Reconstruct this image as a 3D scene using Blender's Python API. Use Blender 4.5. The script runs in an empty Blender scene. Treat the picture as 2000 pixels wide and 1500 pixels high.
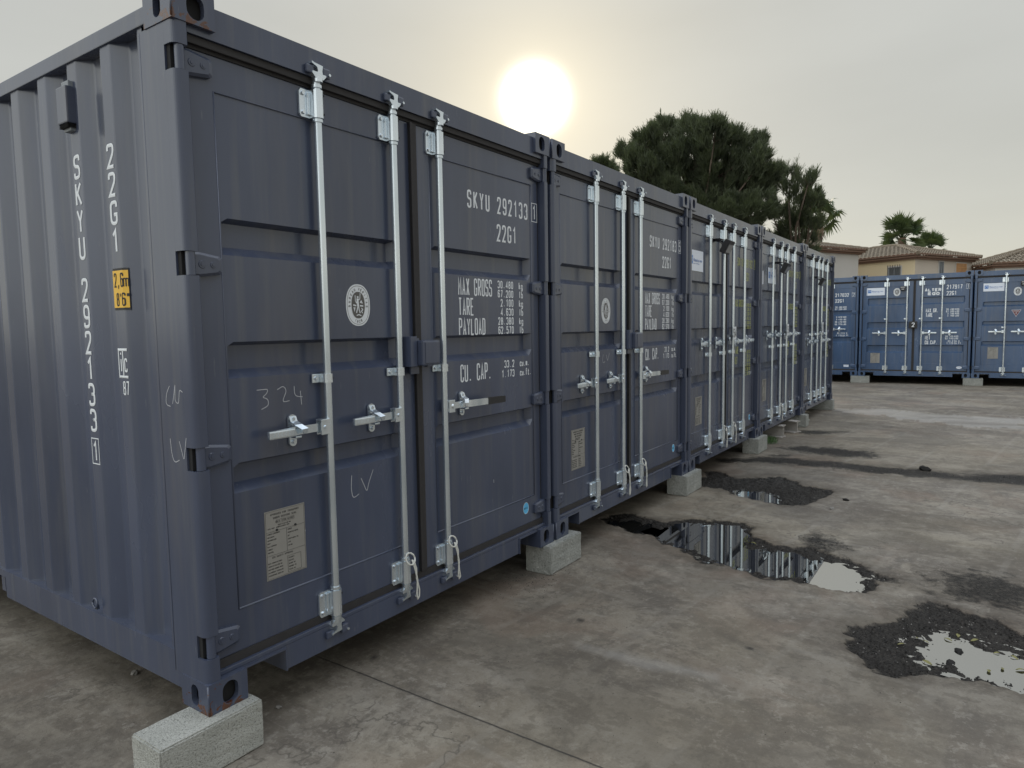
import bpy, bmesh, math, random
import numpy as np
from mathutils import Vector, Matrix, noise as mnoise
random.seed(7)
S = bpy.context.scene
COL = S.collection
PI = math.pi
# ------------------------------------------------------------------ camera
BZ = 0.185                                  # height of the blocks under the containers
CAM = Vector((-1.3369, -2.2986, 1.4092 + BZ))
yaw, pitch, roll = 0.60550, -0.08270, -0.01590
f = Vector((math.cos(pitch)*math.cos(yaw), math.cos(pitch)*math.sin(yaw), math.sin(pitch)))
r = f.cross(Vector((0, 0, 1))).normalized(); u = r.cross(f)
r2 = math.cos(roll)*r + math.sin(roll)*u
u2 = -math.sin(roll)*r + math.cos(roll)*u
cd = bpy.data.cameras.new('camera'); cam = bpy.data.objects.new('camera', cd); COL.objects.link(cam)
cd.sensor_fit = 'HORIZONTAL'; cd.sensor_width = 36; cd.lens = 36*1339.33/2000
cd.clip_start = 0.05; cd.clip_end = 3000
m = Matrix((( r2.x, u2.x, -f.x, CAM.x), (r2.y, u2.y, -f.y, CAM.y), (r2.z, u2.z, -f.z, CAM.z), (0, 0, 0, 1)))
cam.matrix_world = m
S.camera = cam
# ------------------------------------------------------------------ sky and sun
SUN = Vector((0.80370, 0.51120, 0.30450)).normalized()
sun_el = math.asin(SUN.z); sun_az = math.atan2(SUN.y, SUN.x)
w = bpy.data.worlds.new('World'); S.world = w; w.use_nodes = True
nt = w.node_tree; nt.nodes.clear()
def N(t, nt_=None, **kw):
    n = (nt_ or nt).nodes.new(t)
    for k, v in kw.items(): setattr(n, k, v)
    return n
out = N('ShaderNodeOutputWorld')
sky = N('ShaderNodeTexSky', sky_type='NISHITA', sun_disc=False)
sky.sun_elevation = sun_el
sky.sun_rotation = PI/2 - sun_az
sky.air_density = 1.0; sky.dust_density = 1.0; sky.ozone_density = 1.0
bg1 = N('ShaderNodeBackground'); bg1.inputs['Strength'].default_value = 0.05
att = N('ShaderNodeVectorMath', operation='SCALE'); att.inputs['Scale'].default_value = 0.12      # thin cloud veil dims the clear sky
nt.links.new(sky.outputs[0], att.inputs[0]); nt.links.new(att.outputs[0], bg1.inputs['Color'])
tc = N('ShaderNodeTexCoord')
nrm = N('ShaderNodeVectorMath', operation='NORMALIZE'); nt.links.new(tc.outputs['Generated'], nrm.inputs[0])
dot = N('ShaderNodeVectorMath', operation='DOT_PRODUCT'); nt.links.new(nrm.outputs[0], dot.inputs[0]); dot.inputs[1].default_value = SUN
def M(op, a, b=None, c=None, clamp=False):
    n = N('ShaderNodeMath', operation=op, use_clamp=clamp)
    for i, x in enumerate((a, b, c)):
        if x is None: continue
        if isinstance(x, (int, float)): n.inputs[i].default_value = x
        else: nt.links.new(x, n.inputs[i])
    return n.outputs[0]
ang = M('ARCCOSINE', M('MINIMUM', dot.outputs['Value'], 0.999999))
core = M('EXPONENT', M('MULTIPLY', M('POWER', M('DIVIDE', ang, math.radians(1.62)), 2.4), -1.0))
halo = M('EXPONENT', M('MULTIPLY', M('DIVIDE', ang, math.radians(4.5)), -1.0))
wide = M('EXPONENT', M('MULTIPLY', M('DIVIDE', ang, math.radians(18.0)), -1.0))
sep = N('ShaderNodeSeparateXYZ'); nt.links.new(nrm.outputs[0], sep.inputs[0])
low = M('EXPONENT', M('MULTIPLY', M('MAXIMUM', sep.outputs[2], 0.0), -7.0))   # haze towards the horizon
cn = N('ShaderNodeTexNoise'); cn.inputs['Scale'].default_value = 2.2; cn.inputs['Detail'].default_value = 5; cn.inputs['Roughness'].default_value = 0.5
mp = N('ShaderNodeMapping'); mp.inputs['Scale'].default_value = (1, 1, 3.2); nt.links.new(nrm.outputs[0], mp.inputs[0]); nt.links.new(mp.outputs[0], cn.inputs['Vector'])
def VS(col, fac):
    n = N('ShaderNodeVectorMath', operation='SCALE'); n.inputs[0].default_value = col
    nt.links.new(fac, n.inputs['Scale']); return n.outputs[0]
def VA(a, b):
    n = N('ShaderNodeVectorMath', operation='ADD'); nt.links.new(a, n.inputs[0]); nt.links.new(b, n.inputs[1]); return n.outputs[0]
cloudf = M('ADD', 0.87, M('MULTIPLY', cn.outputs['Fac'], 0.26))
zen = M('POWER', M('MAXIMUM', M('SUBTRACT', sep.outputs[2], 0.38), 0.0), 1.5)      # overcast sky: brighter towards the zenith
veil = VS((0.515, 0.525, 0.505), cloudf)
tot = VA(veil, VS((2.42, 2.66, 3.1), zen))
tot = VA(tot, VS((0.10, 0.075, -0.005), low))
tot = VA(tot, VS((0.06, 0.04, -0.005), wide))
tot = VA(tot, VS((0.50, 0.40, 0.21), halo))
dw = N('ShaderNodeVectorMath', operation='DOT_PRODUCT'); nt.links.new(nrm.outputs[0], dw.inputs[0]); dw.inputs[1].default_value = Vector((-0.90, 0.35, 0.27)).normalized()
west = M('POWER', M('MAXIMUM', dw.outputs['Value'], 0.0), 4.0)                  # bright lobe added to the unseen sky to light the container sides
tot = VA(tot, VS((1.18, 1.22, 1.18), west))
tot = VA(tot, VS((14.0, 13.5, 11.0), core))
bg2 = N('ShaderNodeBackground'); bg2.inputs['Strength'].default_value = 1.0
nt.links.new(tot, bg2.inputs['Color'])
add = N('ShaderNodeAddShader'); nt.links.new(bg1.outputs[0], add.inputs[0]); nt.links.new(bg2.outputs[0], add.inputs[1])
nt.links.new(add.outputs[0], out.inputs['Surface'])
ld = bpy.data.lights.new('sun', 'SUN'); ld.energy = 1.2; ld.angle = math.radians(6); ld.color = (1.0, 0.9, 0.74)
lo = bpy.data.objects.new('sun', ld); COL.objects.link(lo)
lo.rotation_euler = (-SUN).to_track_quat('-Z', 'Y').to_euler()
S.view_settings.view_transform = 'Standard'; S.view_settings.look = 'None'
S.view_settings.exposure = 0.0; S.view_settings.gamma = 1.0
S.cycles.max_bounces = 6

# ------------------------------------------------------------------ materials
MATS = {}
def mat(name):
    m_ = bpy.data.materials.new(name); m_.use_nodes = True; MATS[name] = m_
    t = m_.node_tree; b = t.nodes['Principled BSDF']
    return m_, t, b
def lk(t, a, b): t.links.new(a, b)
def tn(t, kind, **kw):
    n = t.nodes.new(kind)
    for k, v in kw.items():
        if k in n.inputs: n.inputs[k].default_value = v
        else: setattr(n, k, v)
    return n
def ramp(t, fac, stops):
    n = t.nodes.new('ShaderNodeValToRGB'); e = n.color_ramp.elements
    while len(e) < len(stops): e.new(0.5)
    for i, (p, c) in enumerate(stops):
        e[i].position = p; e[i].color = (c[0], c[1], c[2], 1) if not isinstance(c, (int, float)) else (c, c, c, 1)
    lk(t, fac, n.inputs[0]); return n.outputs[0]
def noise(t, vec, scale, detail=4, rough=0.55, dist=0.0):
    n = t.nodes.new('ShaderNodeTexNoise'); n.inputs['Scale'].default_value = scale; n.inputs['Detail'].default_value = detail
    n.inputs['Roughness'].default_value = rough; n.inputs['Distortion'].default_value = dist
    if vec is not None: lk(t, vec, n.inputs['Vector'])
    return n.outputs['Fac']
def mapping(t, vec, scale=(1, 1, 1), rot=(0, 0, 0)):
    n = t.nodes.new('ShaderNodeMapping'); n.inputs['Scale'].default_value = scale; n.inputs['Rotation'].default_value = rot
    lk(t, vec, n.inputs[0]); return n.outputs[0]
def mix(t, fac, a, b, mode='MIX'):
    n = t.nodes.new('ShaderNodeMix'); n.data_type = 'RGBA'; n.blend_type = mode
    if isinstance(fac, (int, float)): n.inputs[0].default_value = fac
    else: lk(t, fac, n.inputs[0])
    for i, x in ((6, a), (7, b)):
        if isinstance(x, tuple): n.inputs[i].default_value = (*x[:3], 1)
        else: lk(t, x, n.inputs[i])
    return n.outputs[2]
def mth(t, op, a, b=0.0, clamp=False):
    n = t.nodes.new('ShaderNodeMath'); n.operation = op; n.use_clamp = clamp
    for i, x in enumerate((a, b)):
        if isinstance(x, (int, float)): n.inputs[i].default_value = x
        else: lk(t, x, n.inputs[i])
    return n.outputs[0]
def bump(t, b, h, strength=0.2, dist=0.01):
    n = t.nodes.new('ShaderNodeBump'); n.inputs['Strength'].default_value = strength; n.inputs['Distance'].default_value = dist
    lk(t, h, n.inputs['Height']); lk(t, n.outputs[0], b.inputs['Normal']); return n
def paint(name, col, rust=0.0, rough=0.25, wave=0.12):
    m_, t, b = mat(name)
    co = t.nodes.new('ShaderNodeTexCoord'); o = co.outputs['Object']
    n1 = noise(t, mapping(t, o, (1, 1, 0.35)), 1.6, 5, 0.6)
    n2 = noise(t, mapping(t, o, (14, 14, 0.7)), 1.0, 3, 0.6)      # faint vertical rain streaks
    c = mix(t, ramp(t, n1, [(0.3, 0.0), (0.75, 1.0)]), tuple(x*0.80 for x in col), tuple(min(1, x*1.20+0.003) for x in col))
    c = mix(t, mth(t, 'MULTIPLY', ramp(t, n2, [(0.52, 0.0), (0.8, 1.0)]), 0.30), c, (0.16, 0.16, 0.15))
    sc = noise(t, mapping(t, o, (60, 60, 9)), 1.0, 2, 0.5)
    c = mix(t, mth(t, 'MULTIPLY', ramp(t, sc, [(0.72, 0.0), (0.80, 1.0)]), 0.22), c, (0.24, 0.24, 0.25))
    ch = noise(t, mapping(t, o, (34, 34, 7)), 1.0, 6, 0.75, 0.4); cmask = noise(t, o, 1.3, 3)
    c = mix(t, mth(t, 'MULTIPLY', ramp(t, ch, [(0.735, 0.0), (0.75, 1.0)]), ramp(t, cmask, [(0.48, 0.0), (0.56, 0.9)])), c, (0.16, 0.085, 0.05))
    dn_ = noise(t, mapping(t, o, (5, 5, 0.5)), 1.0, 4, 0.6)
    c = mix(t, ramp(t, dn_, [(0.55, 0.0), (0.75, 0.22)]), c, (0.17, 0.155, 0.13))          # dust film
    if rust > 0:
        rn = noise(t, o, 26, 6, 0.65, 0.6)
        sx = t.nodes.new('ShaderNodeSeparateXYZ'); lk(t, o, sx.inputs[0])
        edge = ramp(t, sx.outputs[2], [(0.0, 1.0), (0.03, 0.45), (0.07, 0.0)])
        near0 = ramp(t, mth(t, 'ADD', mth(t, 'ABSOLUTE', sx.outputs[0]), mth(t, 'ABSOLUTE', sx.outputs[1])), [(0.0, 1.0), (0.05, 0.3), (0.14, 0.0)])
        edge = mth(t, 'ADD', mth(t, 'MULTIPLY', edge, 0.55), mth(t, 'MULTIPLY', near0, 0.5))
        fr = mth(t, 'ADD', rn, mth(t, 'MULTIPLY', edge, 0.29))
        rm = ramp(t, fr, [(0.70, 0.0), (0.73, 1.0)])
        rc = mix(t, noise(t, o, 60, 4), (0.050, 0.017, 0.009), (0.13, 0.052, 0.026))
        c = mix(t, rm, c, rc)
    lk(t, c, b.inputs['Base Color'])
    rr = mth(t, 'ADD', mth(t, 'MULTIPLY', n1, 0.16), rough - 0.08)
    lk(t, rr, b.inputs['Roughness'])
    b.inputs['IOR'].default_value = 1.65
    wv = noise(t, mapping(t, o, (2.2, 2.2, 1.0)), 1.5, 2, 0.4)
    fine = noise(t, o, 240, 2, 0.5)
    hh = mth(t, 'ADD', mth(t, 'MULTIPLY', wv, 1.0), mth(t, 'MULTIPLY', fine, 0.012))
    bump(t, b, hh, wave, 0.05)
    return m_
DARK = paint('slate_paint', (0.054, 0.067, 0.109))
DARKR = paint('slate_paint_rusting', (0.054, 0.067, 0.109), rust=1.0)
BLUE = paint('steel_blue_paint', (0.050, 0.092, 0.178), wave=0.2)
def simple(name, col, rough=0.6, metal=0.0, nscale=20, amt=0.15, bmp=0.0):
    m_, t, b = mat(name)
    co = t.nodes.new('ShaderNodeTexCoord'); nn = noise(t, co.outputs['Object'], nscale, 5)
    c = mix(t, nn, tuple(x*(1-amt) for x in col), tuple(min(1, x*(1+amt)) for x in col))
    lk(t, c, b.inputs['Base Color']); b.inputs['Roughness'].default_value = rough; b.inputs['Metallic'].default_value = metal
    if bmp: bump(t, b, nn, bmp, 0.01)
    return m_
RUB = simple('black_rubber', (0.026, 0.024, 0.025), 0.7, 0, 30, 0.3, 0.1)
HOLE = simple('dark_recess', (0.012, 0.012, 0.013), 0.9)
WHITE = simple('white_paint', (0.70, 0.73, 0.76), 0.5, 0, 80, 0.08)
CHALK = simple('chalk', (0.46, 0.47, 0.50), 0.9, 0, 300, 0.5)
YEL = simple('yellow_lettering', (0.34, 0.36, 0.09), 0.5)
STY = simple('orange_yellow_film', (0.78, 0.46, 0.04), 0.4, 0, 6, 0.06)
STW = simple('white_film', (0.70, 0.75, 0.84), 0.35, 0, 6, 0.04)
STB = simple('blue_film', (0.045, 0.17, 0.48), 0.35)
STL = simple('light_blue_film', (0.10, 0.44, 0.74), 0.35, 0, 40, 0.3)
INK = simple('black_ink', (0.02, 0.02, 0.022), 0.6)
INKB = simple('blue_ink', (0.07, 0.16, 0.42), 0.6)
BRN = simple('dark_brown_field', (0.10, 0.095, 0.09), 0.5)
RED = simple('dark_red_film', (0.14, 0.035, 0.04), 0.4)
PLATE = simple('weathered_plate', (0.30, 0.29, 0.27), 0.45, 0.25, 12, 0.12)
ROPE = simple('white_rope', (0.62, 0.62, 0.58), 0.9, 0, 120, 0.3)
BLK = simple('black_plastic', (0.02, 0.02, 0.022), 0.4)
GREYP = simple('grey_plastic', (0.22, 0.24, 0.26), 0.5)
LENS = simple('lamp_glass', (0.30, 0.31, 0.32), 0.15)
m_, t, b = mat('galvanised_steel'); GALV = m_
co = t.nodes.new('ShaderNodeTexCoord')
v = t.nodes.new('ShaderNodeTexVoronoi'); v.inputs['Scale'].default_value = 70; lk(t, co.outputs['Object'], v.inputs['Vector'])
n1 = noise(t, mapping(t, co.outputs['Object'], (9, 9, 2.0)), 1.0, 2)
c = mix(t, ramp(t, n1, [(0.3, 0.0), (0.7, 1.0)]), (0.60, 0.68, 0.75), (0.84, 0.90, 0.95))
c = mix(t, mth(t, 'MULTIPLY', ramp(t, noise(t, mapping(t, co.outputs['Object'], (30, 30, 12)), 1.0, 5, 0.7), [(0.60, 0.0), (0.75, 1.0)]), 0.22), c, (0.40, 0.41, 0.41))
lk(t, c, b.inputs['Base Color']); b.inputs['Metallic'].default_value = 0.88
lk(t, mth(t, 'ADD', mth(t, 'MULTIPLY', n1, 0.20), 0.14), b.inputs['Roughness'])
# concrete blocks
def concrete(name, c0, c1, pores, scale):
    m_, t, b = mat(name)
    co = t.nodes.new('ShaderNodeTexCoord'); o = co.outputs['Object']
    n1 = noise(t, o, 7, 6, 0.6)
    c = mix(t, ramp(t, n1, [(0.25, 0.0), (0.8, 1.0)]), c0, c1)
    pz = noise(t, o, scale, 3, 0.7)
    c = mix(t, ramp(t, pz, [(0.36, pores), (0.46, 0.0)]), c, (0.06, 0.06, 0.055))
    pz2 = noise(t, o, scale*0.6, 2, 0.5)
    c = mix(t, ramp(t, pz2, [(0.60, 0.0), (0.72, 0.5)]), c, (0.48, 0.48, 0.46))
    lk(t, c, b.inputs['Base Color']); b.inputs['Roughness'].default_value = 0.95
    bump(t, b, mth(t, 'ADD', pz, noise(t, o, scale*0.35, 4, 0.7)), 1.0, 0.007)
    return m_
CONP = concrete('porous_concrete', (0.33, 0.335, 0.305), (0.44, 0.44, 0.405), 0.60, 125)
CONS = concrete('smooth_concrete', (0.22, 0.227, 0.21), (0.35, 0.355, 0.33), 0.4, 60)

# ------------------------------------------------------------------ mesh helpers
def prop(o, label=None, cat=None, group=None, kind=None):
    if label: o['label'] = label
    if cat: o['category'] = cat
    if group: o['group'] = group
    if kind: o['kind'] = kind
    return o
class MB:
    def __init__(s): s.v = []; s.f = []; s.mi = []; s.sm = []; s.mats = []
    def slot(s, mt):
        if mt not in s.mats: s.mats.append(mt)
        return s.mats.index(mt)
    def add(s, vs, fs, mt, smooth=False):
        k = len(s.v); s.v += [tuple(x) for x in vs]; j = s.slot(mt)
        for f_ in fs: s.f.append([k+i for i in f_]); s.mi.append(j); s.sm.append(smooth)
    def box(s, x0, x1, y0, y1, z0, z1, mt, bev=0.0):
        if bev <= 0:
            vs = [(x, y, z) for x in (x0, x1) for y in (y0, y1) for z in (z0, z1)]
            fs = [(0, 1, 3, 2), (4, 6, 7, 5), (0, 4, 5, 1), (2, 3, 7, 6), (0, 2, 6, 4), (1, 5, 7, 3)]
            s.add(vs, fs, mt); return
        bm = bmesh.new()
        vv = [bm.verts.new((x, y, z)) for x in (x0, x1) for y in (y0, y1) for z in (z0, z1)]
        for f_ in [(0, 1, 3, 2), (4, 6, 7, 5), (0, 4, 5, 1), (2, 3, 7, 6), (0, 2, 6, 4), (1, 5, 7, 3)]: bm.faces.new([vv[i] for i in f_])
        bev = min(bev, 0.45*min(abs(x1-x0), abs(y1-y0), abs(z1-z0)))
        bmesh.ops.bevel(bm, geom=list(bm.edges), offset=bev, segments=2, profile=0.6, affect='EDGES')
        s.bm(bm, mt)
    def bm(s, bm, mt, smooth=False, M_=None):
        bm.verts.index_update()
        vs = [(M_ @ v_.co) if M_ else v_.co.copy() for v_ in bm.verts]
        s.add(vs, [[v_.index for v_ in f_.verts] for f_ in bm.faces], mt, smooth); bm.free()
    def prism(s, poly, axis, a0, a1, mt, smooth=False, cap=True):
        # poly: 2-D points; axis 'x','y','z' = extrusion direction
        def P(p, a):
            return {'z': (p[0], p[1], a), 'y': (p[0], a, p[1]), 'x': (a, p[0], p[1])}[axis]
        n = len(poly); vs = [P(p, a0) for p in poly] + [P(p, a1) for p in poly]
        fs = [(i, (i+1) % n, n+(i+1) % n, n+i) for i in range(n)]
        s.add(vs, fs, mt, smooth)
        if cap: s.add(vs, [list(range(n))[::-1], list(range(n, 2*n))], mt)
    def cyl(s, p0, p1, r0, mt, n=12, r1=None, cap=True, smooth=True):
        p0 = Vector(p0); p1 = Vector(p1); d = (p1-p0).normalized(); r1 = r0 if r1 is None else r1
        a = d.orthogonal().normalized(); b_ = d.cross(a)
        ring = lambda p, rr: [p + a*(rr*math.cos(2*PI*i/n)) + b_*(rr*math.sin(2*PI*i/n)) for i in range(n)]
        vs = ring(p0, r0) + ring(p1, r1)
        s.add(vs, [(i, (i+1) % n, n+(i+1) % n, n+i) for i in range(n)], mt, smooth)
        if cap: s.add(vs, [list(range(n))[::-1], list(range(n, 2*n))], mt)
    def tube(s, pts, rad, mt, n=6):
        pts = [Vector(p) for p in pts]; rings = []
        for i, p in enumerate(pts):
            d = (pts[min(i+1, len(pts)-1)] - pts[max(i-1, 0)]).normalized()
            a = d.cross(Vector((0.31, 0.87, 0.12))).normalized(); b_ = d.cross(a)
            rr = rad[i] if isinstance(rad, (list, tuple)) else rad
            rings += [p + a*(rr*math.cos(2*PI*k/n)) + b_*(rr*math.sin(2*PI*k/n)) for k in range(n)]
        fs = [(i*n+k, i*n+(k+1) % n, (i+1)*n+(k+1) % n, (i+1)*n+k) for i in range(len(pts)-1) for k in range(n)]
        fs += [list(range(n))[::-1], list(range((len(pts)-1)*n, len(pts)*n))]
        s.add(rings, fs, mt, True)
    def mesh(s, name):
        me = bpy.data.meshes.new(name); me.from_pydata(s.v, [], s.f)
        for mt in s.mats: me.materials.append(mt)
        me.polygons.foreach_set('material_index', s.mi); me.polygons.foreach_set('use_smooth', s.sm)
        me.update()
        bm = bmesh.new(); bm.from_mesh(me); bmesh.ops.recalc_face_normals(bm, faces=bm.faces); bm.to_mesh(me); bm.free()
        return me
def obj(name, me, parent=None, loc=(0, 0, 0), rot=(0, 0, 0)):
    o = bpy.data.objects.new(name, me.mesh(name) if isinstance(me, MB) else me)
    COL.objects.link(o); o.parent = parent; o.location = loc; o.rotation_euler = rot
    return o
def empty(name, loc, rz=0):
    o = bpy.data.objects.new(name, None); o.empty_display_size = 0.2; COL.objects.link(o); o.location = loc; o.rotation_euler = (0, 0, rz); return o
CACHE = {}
def cached(key, fn):
    if key not in CACHE: CACHE[key] = fn().mesh(key)
    return CACHE[key]

# ------------------------------------------------------------------ stroke lettering
G = {
'0': 'o0,0 10,0 10,10 0,10', '1': '!1.5,7.8 6,10 6,0', '2': '0,7.6 0,10 10,10 10,6.4 0,0s 10,0',
'3': '0,8 0,10 10,10 10,5.3 4,5.3;4,5.3 10,5.3 10,0 0,0 0,2', '4': '!7.5,0 7.5,10 0,2.6 10,2.6', '5': '10,10s 0.5,10s 0.5,5.8s 10,6.4 10,0 0,0 0,2',
'6': '10,8 10,10 0,10 0,0 10,0 10,5.8 0,5.8', '7': '!0,10 10,10 3.5,0', '8': 'o0,0 10,0 10,5.2 0,5.2;o0.6,5.2 9.4,5.2 9.4,10 0.6,10',
'9': '0,2 0,0 10,0 10,10 0,10 0,4.3 10,4.3', 'A': '!0,0 5,10 10,0;!1.8,3 8.2,3', 'B': '0,5.2s 0,10s 9,10 9,5.2 0,5.2s;0,5.2s 10,5.2 10,0 0,0s 0,5.2s',
'C': '10,7.5 10,10 0,10 0,0 10,0 10,2.5', 'D': 'o0,0s 10,0 10,10 0,10s', 'E': '!10,10 0,10 0,0 10,0;!0,5.2 8,5.2', 'F': '!10,10 0,10 0,0;!0,5.2 8,5.2',
'G': '10,7.6 10,10 0,10 0,0 10,0 10,4.2s 5.5,4.2s', 'H': '!0,0 0,10;!10,0 10,10;!0,5.2 10,5.2', 'I': '!5,0 5,10', 'K': '!0,0 0,10;!10,10 0,4;!3,5.4 10,0',
'L': '!0,10 0,0 10,0', 'M': '!0,0 0,10 5,4 10,10 10,0', 'N': '!0,0 0,10 10,0 10,10', 'O': 'o0,0 10,0 10,10 0,10', 'P': '0,0s 0,10s 10,10 10,4.8 0,4.8s',
'R': '0,0s 0,10s 10,10 10,5 0,5s;!5,5 10,0', 'S': '10,7.8 10,10 0,10 0,5.2 10,5.2 10,0 0,0 0,2.2', 'T': '!0,10 10,10;!5,10 5,0', 'U': '0,10s 0,0 10,0 10,10s',
'V': '!0,10 5,0 10,10', 'W': '!0,10 2.5,0 5,7 7.5,0 10,10', 'X': '!0,0 10,10;!0,10 10,0', 'Y': '!0,10 5,4.8 10,10;!5,4.8 5,0', 'Z': '!0,10 10,10 0,0 10,0',
'.': '!4,0 4,1', ',': '!5,1.2 3,-1.6', "'": '!5,10 5,7.5', '"': '!3,10 3,7.5;!7,10 7,7.5', '-': '!1,5 9,5', '/': '!0,0 10,10',
'k': '!0,0 0,10;!8,6 0,2.6;!3,3.6 9,0', 'g': '10,6 10,-2.6 0,-2.6 0,-1.6;o0,0 10,0 10,6 0,6', 'l': '!5,10 5,0', 'b': '!0,10 0,0;o0,0 10,0 10,6 0,6',
'c': '10,4.6 10,6 0,6 0,0 10,0 10,1.4', 'u': '0,6s 0,0 10,0 10,6s', 'm': '!0,0 0,6;0,4.5s 0,6 5,6 5,0s;5,4.5s 5,6 10,6 10,0s', 'f': '2,0s 2,10 9,10;!0,6 8,6',
't': '3,9s 3,0 9,0;!0,6 8,6', 'i': '!5,0 5,6;!5,8.2 5,9.2', 'n': '!0,0 0,6;0,4s 0,6 10,6 10,0s', 'o': 'o0,0 10,0 10,6 0,6', 'r': '!0,0 0,6;0,4s 0,6 8,6',
's': '10,5 10,6 0,6 0,3 10,3 10,0 0,0 0,1', 'e': '0,3s 10,3s 10,6 0,6 0,0 10,0 10,1', 'a': '1,6s 10,6 10,0s;o0,0 10,0 10,3.4 0,3.4', 'd': '!10,10 10,0;o0,0 10,0 10,6 0,6',
'p': '!0,6 0,-3;o0,0 10,0 10,6 0,6', 'y': '!0,6 5,0;!10,6 4,-3', 'v': '!0,6 5,0 10,6', 'h': '!0,10 0,0;0,4s 0,6 10,6 10,0s',
}
def fillet(pts, sharp, rad, closed):
    n = len(pts); outp = []
    for i in range(n):
        p = pts[i]
        if sharp[i] or (not closed and i in (0, n-1)): outp.append(p); continue
        a = pts[(i-1) % n]; c_ = pts[(i+1) % n]
        d1 = a-p; d2 = c_-p; l1, l2 = d1.length, d2.length
        rr = min(rad, l1*0.5, l2*0.5)
        d1.normalize(); d2.normalize()
        A = p+d1*rr; B = p+d2*rr
        for k in range(5):
            s_ = k/4; outp.append(A*(1-s_)**2 + p*2*s_*(1-s_) + B*s_**2)
    return outp
def ribbon(mb, pts, closed, w_, T, mt, h=0.0012):
    q = [pts[0]]
    for p in pts[1:]:
        if (p-q[-1]).length > 1e-5: q.append(p)
    if closed and (q[0]-q[-1]).length < 1e-5: q.pop()
    n = len(q)
    if n < 2: return
    L, R_, C_ = [], [], []
    for i in range(n):
        a = q[(i-1) % n] if (closed or i > 0) else None
        c_ = q[(i+1) % n] if (closed or i < n-1) else None
        d1 = (q[i]-a).normalized() if a is not None else None
        d2 = (c_-q[i]).normalized() if c_ is not None else None
        if d1 is None: d1 = d2
        if d2 is None: d2 = d1
        n1_ = Vector((-d1.y, d1.x)); n2_ = Vector((-d2.y, d2.x)); mm = (n1_+n2_)
        if mm.length < 1e-4: mm = n1_.copy()
        mm.normalize(); k = min(1.0/max(0.35, mm.dot(n1_)), 2.2)
        L.append(q[i]+mm*(w_/2*k)); R_.append(q[i]-mm*(w_/2*k)); C_.append(q[i])
    vs = [T(p, 0.0004) for p in L] + [T(p, h) for p in C_] + [T(p, 0.0004) for p in R_]
    m2 = n if closed else n-1; fs = []
    for i in range(m2):
        j = (i+1) % n; fs += [(i, j, n+j, n+i), (n+i, n+j, 2*n+j, 2*n+i)]
    mb.add(vs, fs, mt)
def glyph(mb, ch, x, y, wd, ht, st, T, mt):
    for part in G.get(ch, '').split(';'):
        if not part: continue
        closed = part[0] == 'o'; allsharp = part[0] == '!'
        pts, sh = [], []
        for tk in part.lstrip('o!').split():
            s_ = tk.endswith('s'); a, c_ = tk.rstrip('s').split(',')
            pts.append(Vector((x + st/2 + float(a)/10*(wd-st), y + st/2 + float(c_)/10*(ht-st)))); sh.append(s_ or allsharp)
        ribbon(mb, fillet(pts, sh, (wd-st)*0.55, closed), closed, st, T, mt)
def frame(o, rv, uv, nv):
    o, rv, uv, nv = Vector(o), Vector(rv), Vector(uv), Vector(nv)
    return lambda p, h: o + rv*p.x + uv*p.y + nv*h
def text(mb, s, x, y, ht, pitch, wd, st, T, mt, align='l'):
    if align == 'r': x = x - pitch*len(s) + (pitch-wd)
    if align == 'c': x = x - pitch*len(s)/2
    for i, ch in enumerate(s):
        if ch != ' ': glyph(mb, ch, x+i*pitch, y, wd, ht, st, T, mt)
def boxed(mb, x, y, wd, ht, st, T, mt):
    ribbon(mb, [Vector((x, y)), Vector((x+wd, y)), Vector((x+wd, y+ht)), Vector((x, y+ht))], True, st, T, mt)

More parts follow.
